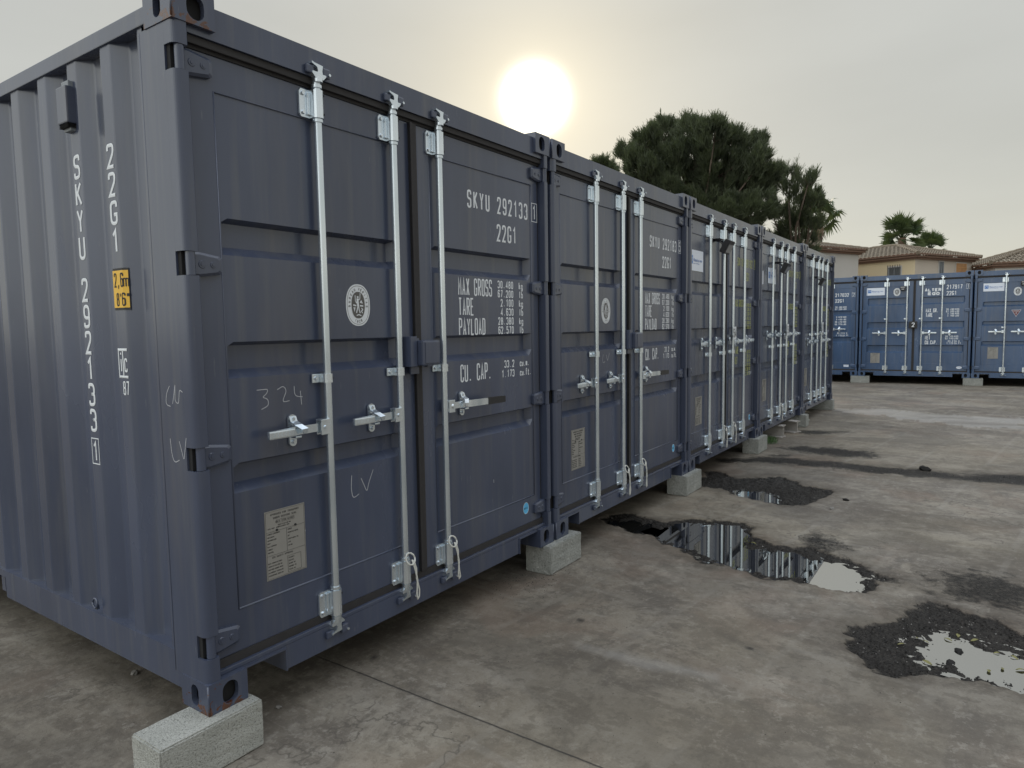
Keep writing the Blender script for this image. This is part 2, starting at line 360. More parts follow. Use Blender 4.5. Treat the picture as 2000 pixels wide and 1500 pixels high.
# ------------------------------------------------------------------ container parts (local: x along front, y into container, z up)
W_, L_, H_ = 2.438, 6.058, 2.591
DY = 0.052                                   # depth of the door faces behind the castings
HINGE = (0.2505, 0.9525, 1.6515, 2.353)
def casting_mb(mt, bottom=True):
    """front left corner casting, corner at origin; hollow, with oval openings in the front and the side"""
    mb = MB(); X, Y, Z = 0.162, 0.178, 0.118
    n = 20
    def plate(T, wd, hw, hh, cx, cz):
        # rectangle wd x Z with an oval hole
        inner, outer, deep = [], [], []
        for i in range(n):
            a = 2*PI*i/n; ca, sa = math.cos(a), math.sin(a)
            if hh > hw: px, pz = hw*ca, (hh-hw)*(1 if sa > 0 else -1)*(abs(sa) > 1e-6) + hw*sa
            else: px, pz = (hw-hh)*(1 if ca > 0 else -1)*(abs(ca) > 1e-6) + hh*ca, hh*sa
            inner.append((cx+px, cz+pz))
            k = min((wd-cx if ca > 0 else cx)/max(abs(ca), 1e-6), (Z-cz if sa > 0 else cz)/max(abs(sa), 1e-6))
            outer.append((cx+ca*k, cz+sa*k))
        cor = [(wd, Z), (0, Z), (0, 0), (wd, 0)]
        vs = [T(p[0], p[1], 0) for p in outer] + [T(p[0], p[1], 0) for p in inner] + [T(p[0], p[1], 0.022) for p in inner] + [T(c_[0], c_[1], 0) for c_ in cor]
        fs = []
        for i in range(n):
            j = (i+1) % n; fs += [(i, j, n+j, n+i), (n+i, n+j, 2*n+j, 2*n+i)]
        mb.add(vs, fs, mt)
        for ci, c_ in enumerate(cor):       # corner triangles
            best = sorted(range(n), key=lambda i: (outer[i][0]-c_[0])**2 + (outer[i][1]-c_[1])**2)[:2]
            mb.add([vs[best[0]], vs[best[1]], vs[3*n+ci]], [(0, 1, 2)], mt)
    plate(lambda a, z, d: (a, d, z), X, 0.033, 0.043, X*0.55, Z*0.5)      # front
    plate(lambda a, z, d: (d, Y-a, z), Y, 0.024, 0.040, Y*0.5, Z*0.5)     # side
    mb.add([(0, 0, 0), (X, 0, 0), (X, Y, 0), (0, Y, 0)], [(0, 1, 2, 3)], mt)
    mb.add([(0, 0, Z), (X, 0, Z), (X, Y, Z), (0, Y, Z)], [(0, 1, 2, 3)], mt)
    mb.add([(X, 0, 0), (X, Y, 0), (X, Y, Z), (X, 0, Z)], [(0, 1, 2, 3)], mt)
    mb.add([(0, Y, 0), (X, Y, 0), (X, Y, Z), (0, Y, Z)], [(0, 1, 2, 3)], mt)
    # dark inside
    mb.box(0.030, X-0.006, 0.030, Y-0.006, 0.006, Z-0.006, HOLE)
    # rolled edge weld bead
    mb.tube([(0.001, 0.001, 0.004), (0.001, 0.001, Z-0.004)], 0.004, mt, 6)
    return mb
def post_mb(mt):
    mb = MB()
    # channel behind the hinges, full height
    mb.prism([(0.004, 0.062), (0.004, 0.218), (0.010, 0.218), (0.010, 0.068), (0.058, 0.068), (0.058, 0.062)], 'z', 0.118, H_-0.118, mt)
    # rounded front corner, interrupted at the hinges
    arc = [(0.030 - 0.026*math.cos(a), 0.030 - 0.026*math.sin(a)) for a in [i*PI/2/7 for i in range(8)]]
    poly = [(0.004, 0.0618)] + arc + [(0.054, 0.004), (0.058, 0.008), (0.058, 0.0618), (0.050, 0.0618), (0.050, 0.014), (0.030, 0.013), (0.013, 0.030), (0.012, 0.0618)]
    zs = [0.118]
    for h in HINGE: zs += [h-0.0425, h+0.0425]
    zs.append(H_-0.118)
    for i in range(0, len(zs), 2): mb.prism(poly, 'z', zs[i], zs[i+1], mt, False)
    for h in HINGE:
        mb.box(0.012, 0.046, 0.040, 0.0615, h-0.0425, h+0.0425, HOLE)
    mb.tube([(0.004, 0.219, 0.12), (0.004, 0.219, H_-0.12)], 0.0015, mt, 5)
    return mb
def hinge_mb(mt):
    mb = MB()
    mb.cyl((0.034, 0.022, -0.041), (0.034, 0.022, 0.041), 0.0165, mt, 14)
    mb.cyl((0.034, 0.022, 0.040), (0.034, 0.022, 0.0455), 0.010, mt, 8)
    poly = [(0.036, -0.042), (0.076, -0.044), (0.156, -0.033), (0.165, -0.025), (0.165, 0.025), (0.156, 0.033), (0.076, 0.044), (0.036, 0.042)]
    mb.prism(poly, 'y', 0.036, DY+0.002, mt)
    inner = [(0.036, -0.033), (0.072, -0.035), (0.142, -0.025), (0.150, -0.018), (0.150, 0.018), (0.142, 0.025), (0.072, 0.035), (0.036, 0.033)]
    vs = [(p[0], 0.036, p[1]) for p in poly] + [(p[0], 0.029, p[1]) for p in inner]
    mb.add(vs, [(i, (i+1) % 8, 8+(i+1) % 8, 8+i) for i in range(8)] + [tuple(range(8, 16))], mt)
    for x, rr in ((0.082, 0.015), (0.125, 0.012)):
        mb.cyl((x, 0.0295, 0), (x, 0.0265, 0), rr, mt, 14, rr*0.85); mb.cyl((x, 0.0266, 0), (x, 0.0245, 0), rr*0.45, mt, 6)
    return mb
def corrug(mt, length, z0, z1, y0=0.22, per=0.278, flat=0.072, slope=0.068, dep=0.044, xo=0.014):
    """corrugated side sheet running along y, outer face towards -x"""
    prof = [(xo, y0), (xo, 0.300)]
    y = 0.300
    prof[-1] = (xo, 0.255)
    ys = 0.255
    c0 = 0.497
    k = 0
    while True:
        cc = c0 + k*per
        if cc + per > length-0.2: break
        prof += [(xo+dep, cc-per/2-0.035), (xo+dep, cc-per/2+0.035), (xo, cc-flat/2), (xo, cc+flat/2)]
        if k == 0: prof[2] = (xo+dep, 0.322); prof[3] = (xo+dep, 0.393)
        k += 1
    prof += [(xo, length-0.22)]
    rp = []
    for i, p in enumerate(prof):                     # rounded folds
        if i in (0, len(prof)-1): rp.append(p); continue
        a, c_ = prof[i-1], prof[i+1]; P = Vector(p); d1 = Vector(a)-P; d2 = Vector(c_)-P
        rr = min(0.006, d1.length*0.4, d2.length*0.4); d1.normalize(); d2.normalize()
        for s_ in (0, 0.5, 1): rp.append(tuple((P+d1*rr)*(1-s_)**2 + P*2*s_*(1-s_) + (P+d2*rr)*s_**2))
    mb = MB(); n = len(rp)
    mb.add([(p[0], p[1], z0) for p in rp]+[(p[0], p[1], z1) for p in rp], [(i, i+1, n+i+1, n+i) for i in range(n-1)], mt, False)
    return mb
    mb.add([(p[0]-0.0005, p[1], z0+0.007) for p in rp]+[(p[0]-0.004, p[1], z0+0.001) for p in rp], [(i, i+1, n+i+1, n+i) for i in range(n-1)], mt)
    return mb
def bottom_rail(mt):
    mb = MB(); z0, z1 = 0.0615, 0.196
    a, c_ = 0.178, L_-0.178
    f0, f1 = 1.84, 2.20                              # forklift pockets
    g0, g1 = L_-2.20, L_-1.84
    for s0, s1 in ((a, f0), (f1, g0), (g1, c_)):
        mb.box(0.006, 0.012, s0, s1, z0, z1, mt)
        mb.box(0.006, 0.050, s0, s1, z0-0.006, z0, mt)
    for s0, s1 in ((f0, f1), (g0, g1)):
        mb.box(0.006, 0.012, s0+0.0002, s1-0.0002, 0.160, z1, mt)
        mb.box(0.02, 0.6, s0-0.01, s0, z0, 0.160, mt); mb.box(0.02, 0.6, s1, s1+0.01, z0, 0.160, mt)
    mb.box(0.0125, 0.060, a, c_, z1-0.004, z1, mt)
    return mb
def top_rail(mt):
    mb = MB(); mb.box(0.006, 0.066, 0.178, L_-0.178, 2.497, 2.557, mt, 0.004); return mb
def bottom_cross(mt):
    mb = MB()
    for k in range(18): y = 0.3 + k*0.318; mb.box(0.02, W_-0.02, y, y+0.045, 0.070, 0.16, mt)
    mb.box(0.02, W_-0.02, 0.06, L_-0.06, 0.161, 0.185, BRN)
    return mb
def roof_mb(mt):
    mb = MB(); pts = []
    y = 0.05; k = 0
    while y < L_-0.15:
        pts += [(y, 2.552), (y+0.09, 2.552), (y+0.105, 2.535), (y+0.195, 2.535)]; y += 0.21
    pts.append((L_-0.05, 2.552)); n = len(pts)
    mb.add([(0.066, p[0], p[1]) for p in pts]+[(W_-0.066, p[0], p[1]) for p in pts], [(i, i+1, n+i+1, n+i) for i in range(n-1)], mt)
    return mb
def rear_mb(mt):
    mb = MB(); pts = [(0.06, L_-0.01)]
    x = 0.15
    while x < W_-0.3: pts += [(x, L_-0.01), (x+0.018, L_-0.045), (x+0.128, L_-0.045), (x+0.146, L_-0.01)]; x += 0.256
    pts.append((W_-0.06, L_-0.01)); n = len(pts)
    mb.add([(p[0], p[1], 0.17) for p in pts]+[(p[0], p[1], 2.50) for p in pts], [(i, i+1, n+i+1, n+i) for i in range(n-1)], mt)
    mb.box(0.162, W_-0.162, L_-0.06, L_-0.004, 0.02, 0.168, mt, 0.004); mb.box(0.162, W_-0.162, L_-0.06, L_-0.004, 2.502, 2.56, mt, 0.004)
    return mb
def rear_post(mt):
    mb = MB(); mb.box(0.004, 0.060, L_-0.20, L_-0.004, 0.118, H_-0.118, mt, 0.008); return mb
def header_mb(mt):
    mb = MB(); x0, x1, c0, c1 = 0.0585, W_-0.0585, 0.1625, W_-0.1625
    mb.prism([(x0, 2.449), (x1, 2.449), (x1, 2.4725), (c1, 2.4725), (c1, 2.562), (c0, 2.562), (c0, 2.4725), (x0, 2.4725)], 'y', 0.020, 0.110, mt)
    return mb
def sill_mb(mt):
    mb = MB(); y0 = 0.030
    mb.box(0.0585, W_-0.0585, y0, 0.16, 0.1185, 0.136, mt, 0.003)
    mb.prism([(0.365, 0.018), (W_-0.365, 0.018), (W_-0.365, 0.112), (W_-0.162, 0.112), (W_-0.162, 0.1183), (0.162, 0.1183), (0.162, 0.112), (0.365, 0.112)], 'y', y0, y0+0.008, mt)
    mb.box(0.162, 0.362, y0-0.006, y0+0.05, 0.104, 0.1118, mt)            # flange over the notch
    mb.box(W_-0.362, W_-0.162, y0-0.006, y0+0.05, 0.104, 0.1118, mt)
    mb.box(0.3575, 0.3648, y0-0.006, y0+0.16, 0.014, 0.1035, mt); mb.box(W_-0.3648, W_-0.3575, y0-0.006, y0+0.16, 0.014, 0.1035, mt)
    mb.box(0.366, W_-0.366, y0+0.009, 0.16, 0.018, 0.024, mt)
    return mb
def gasket_mb():
    mb = MB(); y0, y1 = 0.046, 0.10
    mb.box(0.0590, W_-0.0590, y0, y1, 0.1365, 0.1715, RUB)
    mb.box(0.0590, W_-0.0590, y0, y1, 2.408, 2.4485, RUB)
    mb.box(0.0590, W_-0.0590, 0.030, 0.0459, 2.420, 2.4485, RUB, 0.003)
    mb.box(0.0590, 0.0760, y0+0.012, y1, 0.172, 2.4078, RUB); mb.box(W_-0.0760, W_-0.0590, y0+0.012, y1, 0.172, 2.4078, RUB)
    mb.box(1.201, 1.246, 0.038, y1, 0.172, 2.4078, RUB, 0.003)
    mb.box(1.196, 1.210, 0.030, 0.0378, 0.172, 2.4078, RUB, 0.003)
    return mb
def door_mb(mt, x0, x1, xa, xb, bands, fa, fb):
    """pressed steel door leaf: frame members and a panel with horizontal recesses"""
    mb = MB(); zb, zt = 0.172, 2.4075; fz0, fz1 = 0.335, 2.282
    sl = 0.034; dep = 0.050; pan = 0.004; tl = 0.016
    xs = [x0, fa, fa+0.004, xa, xa+sl*0.8, xb-sl*0.8, xb, fb-0.004, fb, x1]
    zs = [zb, fz0, fz0+0.004]
    for (b0, b1) in sorted(bands): zs += [b0, b0+sl+0.004, b1-tl, b1]
    zs += [fz1-0.004, fz1, zt]
    def d(x, z):
        if x <= fa+1e-6 or x >= fb-1e-6 or z <= fz0+1e-6 or z >= fz1-1e-6: return 0.0
        e = pan
        for (b0, b1) in bands:
            if xa+sl*0.8-1e-6 <= x <= xb-sl*0.8+1e-6 and b0+sl-1e-6 <= z <= b1-tl+1e-6: e = pan+dep
        return e
    vs = [(x, DY+d(x, z), z) for z in zs for x in xs]; nx = len(xs)
    fs = [(j*nx+i, j*nx+i+1, (j+1)*nx+i+1, (j+1)*nx+i) for j in range(len(zs)-1) for i in range(nx-1)]
    mb.add(vs, fs, mt)
    mb.add([(x0, DY, zb), (x1, DY, zb), (x1, 0.1, zb), (x0, 0.1, zb), (x0, DY, zt), (x1, DY, zt), (x1, 0.1, zt), (x0, 0.1, zt)],
           [(0, 1, 2, 3), (4, 5, 6, 7), (0, 3, 7, 4), (1, 2, 6, 5), (3, 2, 6, 7)], mt)
    # weld beads along the panel edge
    for pts in ([(fa, fz1), (fb, fz1)], [(fa, fz0), (fb, fz0)], [(fa, fz0), (fa, fz1)], [(fb, fz0), (fb, fz1)]):
        (a, c_), (e, g) = pts; mb.tube([(a, DY+0.0005, c_), (e, DY+0.0005, g)], 0.0028, mt, 5)
    return mb
RY = 0.020
def rod_mb():
    mb = MB(); mb.cyl((0, RY, 0.125), (0, RY, 2.450), 0.0170, GALV, 16); 
    for z in (0.152, 0.283, 2.274, 2.412): mb.cyl((0, RY, z-0.006), (0, RY, z+0.006), 0.0225, GALV, 14)
    return mb
def guide_mb():
    """long sleeve bracket, origin at its centre on the rod axis"""
    mb = MB(); h = 0.056
    pr = [(-0.026, 0.0)] + [(-0.026*math.cos(a), -0.026*math.sin(a)) for a in [PI*i/8 for i in range(1, 8)]] + [(0.026, 0.0), (0.026, DY-RY-0.004), (-0.026, DY-RY-0.004)]
    mb.prism(pr, 'z', -h, h, GALV)
    mb.prism([(-0.074, -h+0.012), (-0.066, -h), (-0.0262, -h), (-0.0262, h), (-0.066, h), (-0.074, h-0.012)], 'y', DY-RY-0.012, DY-RY-0.002, GALV)
    mb.box(-0.040, -0.0263, DY-RY-0.022, DY-RY-0.0122, -0.046, 0.046, GALV, 0.003)
    mb.box(0.0262, 0.044, DY-RY-0.010, DY-RY-0.002, -h+0.004, h-0.004, GALV, 0.002)
    for z in (-0.038, 0.038):
        mb.cyl((-0.058, DY-RY-0.0122, z), (-0.058, DY-RY-0.020, z), 0.0095, GALV, 10, 0.007)
        mb.cyl((0.0195, -0.0185, z), (0.0215, -0.0205, z), 0.0042, HOLE, 8)
    return mb
def clip_mb():
    mb = MB(); h = 0.019
    pr = [(-0.023, 0.0)] + [(-0.023*math.cos(a), -0.023*math.sin(a)) for a in [PI*i/8 for i in range(1, 8)]] + [(0.023, 0.0), (0.023, DY-RY-0.004), (-0.023, DY-RY-0.004)]
    mb.prism(pr, 'z', -h, h, GALV)
    mb.box(-0.062, -0.0232, DY-RY-0.010, DY-RY-0.002, -h, h, GALV, 0.003)
    mb.cyl((-0.045, DY-RY-0.0102, 0), (-0.045, DY-RY-0.018, 0), 0.009, GALV, 10, 0.006)
    mb.cyl((0.018, -0.017, 0), (0.0195, -0.0185, 0), 0.0042, HOLE, 8)
    return mb
def cam_mb(mt):
    """cam head on the rod end (pointing up) and its keeper lugs on the rail"""
    mb = MB()
    mb.cyl((0, 0, -0.024), (0, 0, -0.010), 0.020, GALV, 14)
    mb.prism([(-0.020, -0.010), (0.020, -0.012), (0.034, 0.002), (0.036, 0.010), (0.018, 0.010), (0.016, 0.022), (0.020, 0.044), (-0.024, 0.048), (-0.036, 0.052), (-0.036, 0.044), (-0.010, 0.034), (-0.006, 0.020), (-0.010, 0.014), (-0.034, 0.014), (-0.036, 0.006)], 'y', -0.012, 0.010, GALV)
    return mb
def keeper_mb(mt):
    mb = MB()
    mb.box(-0.060, -0.022, -0.016, 0.0, 0.006, 0.040, mt, 0.006); mb.box(0.022, 0.060, -0.020, 0.0, 0.004, 0.044, mt, 0.007)
    mb.cyl((0.052, -0.021, 0.018), (0.052, -0.026, 0.018), 0.006, GALV, 8)
    return mb
def handle_mb(length=0.31, right=False):
    """lever to the left of the rod (mirrored for the right leaf); origin at hub on rod axis"""
    mb = MB(); sg = 1 if right else -1
    def X(x): return sg*x
    def bx(a, c_, *r_): mb.box(min(X(a), X(c_)), max(X(a), X(c_)), *r_)
    bx(0.014, 0.060, -0.022, -0.016, -0.033, 0.033, GALV, 0.002); bx(0.014, 0.060, 0.008, 0.014, -0.033, 0.033, GALV, 0.002)
    bx(0.0138, 0.060, -0.0158, 0.0078, 0.026, 0.0328, GALV, 0.001)
    mb.cyl((X(0.040), -0.0222, 0), (X(0.040), -0.028, 0), 0.008 if not right else 0.013, GALV, 12, 0.006)
    yo = -0.040 if (right and length > 0.4) else -0.012
    x1 = length
    pts = [(0.058, -0.004, 0.017), (0.16, -0.006, 0.017), (0.20, -0.010 + yo*0.25, 0.0185), (x1*0.72, yo*0.65 - 0.008, 0.0175), (x1, yo-0.010, 0.016)]
    vs, fs = [], []
    for (x, y, hh) in pts: vs += [(X(x), y-0.0035, -hh), (X(x), y-0.0035, hh), (X(x), y+0.0035, hh), (X(x), y+0.0035, -hh)]
    for i in range(len(pts)-1):
        a = 4*i
        for k in range(4): fs.append((a+k, a+(k+1) % 4, a+4+(k+1) % 4, a+4+k))
    fs += [(0, 1, 2, 3), tuple(4*(len(pts)-1)+k for k in (3, 2, 1, 0))]
    mb.add(vs, fs, GALV)
    if not (right and length > 0.4):          # thick cast grip with raised marks
        bx(x1-0.115, x1+0.008, yo-0.020, yo-0.002, -0.0175, 0.0165, GALV, 0.006)
        for k in range(5): bx(x1-0.095+k*0.018, x1-0.086+k*0.018, yo-0.0215, yo-0.0200, -0.008, 0.008, GALV)
    # catch plate on the door, at 0.175
    c0 = 0.172
    oval = [(X(c0)+0.019*math.cos(a), (0.047 if math.sin(a) >= 0 else -0.047)+0.019*math.sin(a)) for a in [2*PI*i/16 for i in range(16)]]
    mb.prism(oval, 'y', 0.022, DY-RY-0.001, GALV)
    for z in (-0.047, 0.047): mb.cyl((X(c0), 0.0218, z), (X(c0), 0.012, z), 0.0095, GALV, 10, 0.007)
    # swinging retainer hooked over the lever
    tab = [(c0-0.017, 0.020, 0.058), (c0+0.017, 0.020, 0.058), (c0-0.017, 0.012, 0.038), (c0+0.017, 0.012, 0.038),
           (c0-0.020, -0.012, 0.026), (c0+0.016, -0.012, 0.026), (c0-0.038, -0.030, 0.008), (c0-0.006, -0.030, 0.006), (c0-0.034, -0.028, -0.010), (c0-0.018, -0.028, -0.014)]
    th = 0.004
    vs = [(X(a), c_, e) for a, c_, e in tab] + [(X(a), c_+th, e-0.002) for a, c_, e in tab]
    fs = []
    for i in range(4):
        a = 2*i; fs += [(a, a+1, a+3, a+2), (10+a, 10+a+1, 10+a+3, 10+a+2), (a, a+2, 12+a, 10+a), (a+1, a+3, 13+a, 11+a)]
    fs += [(0, 1, 11, 10), (8, 9, 19, 18)]
    mb.add(vs, fs, GALV)
    bx(c0-0.016, c0+0.014, -0.014, 0.0218, -0.030, -0.0215, GALV, 0.002)
    return mb
def grip_mb():
    mb = MB()
    # black rubber sleeve at the end of the long lever
    vs, fs = [], []
    pts = [(0.335, -0.0360, 0.0195), (0.44, -0.0455, 0.019), (0.475, -0.0485, 0.017)]
    for (x, y, hh) in pts: vs += [(x, y-0.0065, -hh), (x, y-0.0065, hh), (x, y+0.0065, hh), (x, y+0.0065, -hh)]
    for i in range(2):
        for k in range(4): fs.append((4*i+k, 4*i+(k+1) % 4, 4*i+4+(k+1) % 4, 4*i+4+k))
    fs += [(0, 1, 2, 3), (11, 10, 9, 8)]
    mb.add(vs, fs, BLK)
    return mb
def rope_mb(kind=0):
    mb = MB(); rnd = random.Random(kind)
    loop = []
    for i in range(13):
        a = 2*PI*i/12; loop.append((0.030*math.cos(a)+0.004, -0.030+0.012*math.sin(a), 0.055+0.045*math.sin(a)*0.6))
    mb.tube(loop, 0.0042, ROPE, 6)
    tail = [(0.020, -0.036, 0.045), (0.034, -0.040, 0.0), (0.036, -0.038, -0.05), (0.046+0.01*kind, -0.036, -0.115), (0.058, -0.032, -0.150), (0.046, -0.032, -0.162), (0.040, -0.034, -0.13), (0.040, -0.040, -0.06), (0.026, -0.042, -0.01), (0.008, -0.038, 0.05)]
    P = []
    for i in range(len(tail)-1):
        for s_ in (0, 0.5): P.append(tuple(np.array(tail[i])*(1-s_)+np.array(tail[i+1])*s_))
    P.append(tail[-1]); mb.tube(P, 0.0042, ROPE, 6)
    return mb
def lockbox_mb(mt):
    mb = MB()
    mb.box(1.105, 1.150, -0.020, 0.0515, 1.225, 1.372, mt, 0.003)                # side bracket
    mb.box(1.1503, 1.205, 0.018, 0.024, 1.350, 1.362, mt, 0.001)
    mb.box(1.155, 1.283, -0.052, 0.030, 1.228, 1.352, mt, 0.010)                # box
    mb.box(1.172, 1.2735, -0.0550, -0.0523, 1.240, 1.342, mt, 0.001)
    mb.box(1.283, 1.330, 0.036, 0.0515, 1.215, 1.335, mt, 0.002)
    mb.box(1.1385, 1.200, 0.016, 0.0295, 1.186, 1.222, mt, 0.002)
    return mb
# ---- the classification society emblem
def emblem_mb(detail=True):
    mb = MB(); T = frame((0, 0, 0), (1, 0, 0), (0, 0, 1), (0, -1, 0))
    def oval(rx, rz, n=40, e=2.3): return [Vector((rx*math.copysign(abs(math.cos(a))**(2/e), math.cos(a)), rz*math.copysign(abs(math.sin(a))**(2/e), math.sin(a)))) for a in [2*PI*i/n for i in range(n)]]
    def disc(rx, rz, h, mt):
        p = oval(rx, rz); mb.add([T(Vector((0, 0)), h)] + [T(q, h) for q in p], [(0, i+1, (i+1) % len(p)+1) for i in range(len(p))], mt)
    disc(0.0725, 0.094, 0.0006, WHITE)
    ribbon(mb, oval(0.0650, 0.0865), True, 0.0020, lambda p, h: T(p, h+0.0006), BRN, 0.0008)
    disc(0.0400, 0.0600, 0.0014, BRN)
    if detail:
        T2 = lambda p, h: T(p, h+0.0016)
        for poly, w_ in [([(-0.004, 0.030), (-0.003, 0.010), (-0.001, -0.006)], 0.012), ([(-0.002, -0.004), (-0.008, -0.022), (-0.012, -0.036)], 0.0055), ([(0.002, -0.006), (0.004, -0.022), (0.010, -0.036)], 0.0055),
                         ([(-0.004, 0.022), (-0.012, 0.010), (-0.017, 0.020), (-0.018, 0.044)], 0.0038), ([(0.0, 0.022), (0.010, 0.028), (0.012, 0.046)], 0.0038), ([(-0.003, 0.032), (-0.002, 0.040)], 0.010),
                         ([(-0.031, 0.000), (-0.013, -0.003)], 0.006), ([(0.009, -0.003), (0.029, -0.004)], 0.006), ([(-0.027, -0.010), (-0.024, -0.026), (-0.020, -0.010)], 0.005), ([(0.012, 0.010), (0.018, 0.018), (0.024, 0.008)], 0.006),
                         ([(0.018, -0.012), (0.026, -0.020), (0.018, -0.028), (0.025, -0.036)], 0.0045), ([(-0.012, -0.047), (0.002, -0.043), (0.016, -0.048)], 0.0045), ([(0.010, 0.050), (0.014, 0.050)], 0.008)]:
            ribbon(mb, [Vector(p) for p in poly], False, w_, T2, WHITE)
        def arc_text(s_, a0, a1, rx, rz, ht, flip=False):
            for i, ch in enumerate(s_):
                if ch == ' ': continue
                a = a0 + (a1-a0)*i/max(1, len(s_)-1)
                c_ = Vector((rx*math.cos(a), rz*math.sin(a)))
                up = Vector((math.cos(a)/rx, math.sin(a)/rz)).normalized()
                if flip: up = -up
                rt = Vector((up.y, -up.x))
                TT = lambda p, h, c_=c_, up=up, rt=rt: T(c_ + rt*(p.x-ht*0.3) + up*(p.y-ht*0.5), h+0.0008)
                glyph(mb, ch, 0, 0, ht*0.6, ht, ht*0.16, TT, BRN)
        arc_text('BUREAU VERITAS', math.radians(184), math.radians(-4), 0.0525, 0.0730, 0.0125)
        arc_text('1828', math.radians(250), math.radians(290), 0.0525, 0.0735, 0.0125, True)
    return mb
def quad(mb, x0, x1, z0, z1, h, mt):
    mb.box(x0, x1, -h, -0.0002, z0, z1, mt)
def plate_mb(detail=True):
    mb = MB(); quad(mb, 0, 0.196, 0, 0.283, 0.0015, PLATE)
    T = frame((0, -0.0016, 0), (1, 0, 0), (0, 0, 1), (0, -1, 0))
    if detail:
        tx = lambda s_, x, z, ht, al='l', k=0.62: text(mb, s_, x, z, ht, ht*k*1.22, ht*k*0.85, ht*0.15, T, INK, al)
        tx('APPROVED FOR TRANSPORT', 0.098, 0.262, 0.0085, 'c'); tx('UNDER CUSTOMS SEAL', 0.098, 0.247, 0.0085, 'c')
        tx('GB/C 2738 B/2021', 0.098, 0.230, 0.0080, 'c', 0.6); boxed(mb, 0.055, 0.2275, 0.086, 0.0135, 0.0006, T, INK)
        tx('IDENTIFICATION NO.', 0.06, 0.2165, 0.0050); tx('TYPE 22G1  MANUFACTURED 2020', 0.012, 0.208, 0.0050)
        for z in (0.197, 0.100): ribbon(mb, [Vector((0.004, z)), Vector((0.192, z))], False, 0.0009, T, INK)
        ribbon(mb, [Vector((0.102, 0.197)), Vector((0.102, 0.100))], False, 0.0009, T, INK)
        boxed(mb, 0.004, 0.004, 0.188, 0.275, 0.0008, T, INK)
        for x, z in ((0.055, 0.200), (0.146, 0.200)): mb.cyl((x, -0.0016, z), (x, -0.005, z), 0.005, INK, 8)
        rl = random.Random(5)
        L1 = ['TIMBER COMPONENT', 'TREATMENT', 'IM/RADALEUM', '2021', 'ALL EXPOSED', 'TIMBER', 'TREATED']
        for i, s_ in enumerate(L1): tx(s_, 0.008, 0.186-i*0.0125, 0.0052)
        for i, s_ in enumerate(['OWNER', 'MANUFACTURED', 'BY', 'CONTAINER CO.', 'LTD', 'CHINA']): tx(s_, 0.108, 0.186-i*0.0135, 0.0056)
        tx('CSC SAFETY APPROVAL', 0.080, 0.087, 0.0072, 'c')
        for i, s_ in enumerate(['DATE MANUFACTURED', 'IDENTIFICATION NO', 'MAXIMUM GROSS MASS', 'ALLOWABLE STACKING', 'TRANSVERSE RACKING']): tx(s_, 0.008, 0.066-i*0.0125, 0.0052)
        boxed(mb, 0.102, 0.010, 0.066, 0.068, 0.0008, T, INK)
        for i, s_ in enumerate(['10/2021', '292133', '30480 KG', '192000 KG', '15240 KG']): tx(s_, 0.106, 0.066-i*0.0125, 0.0056)
    return mb

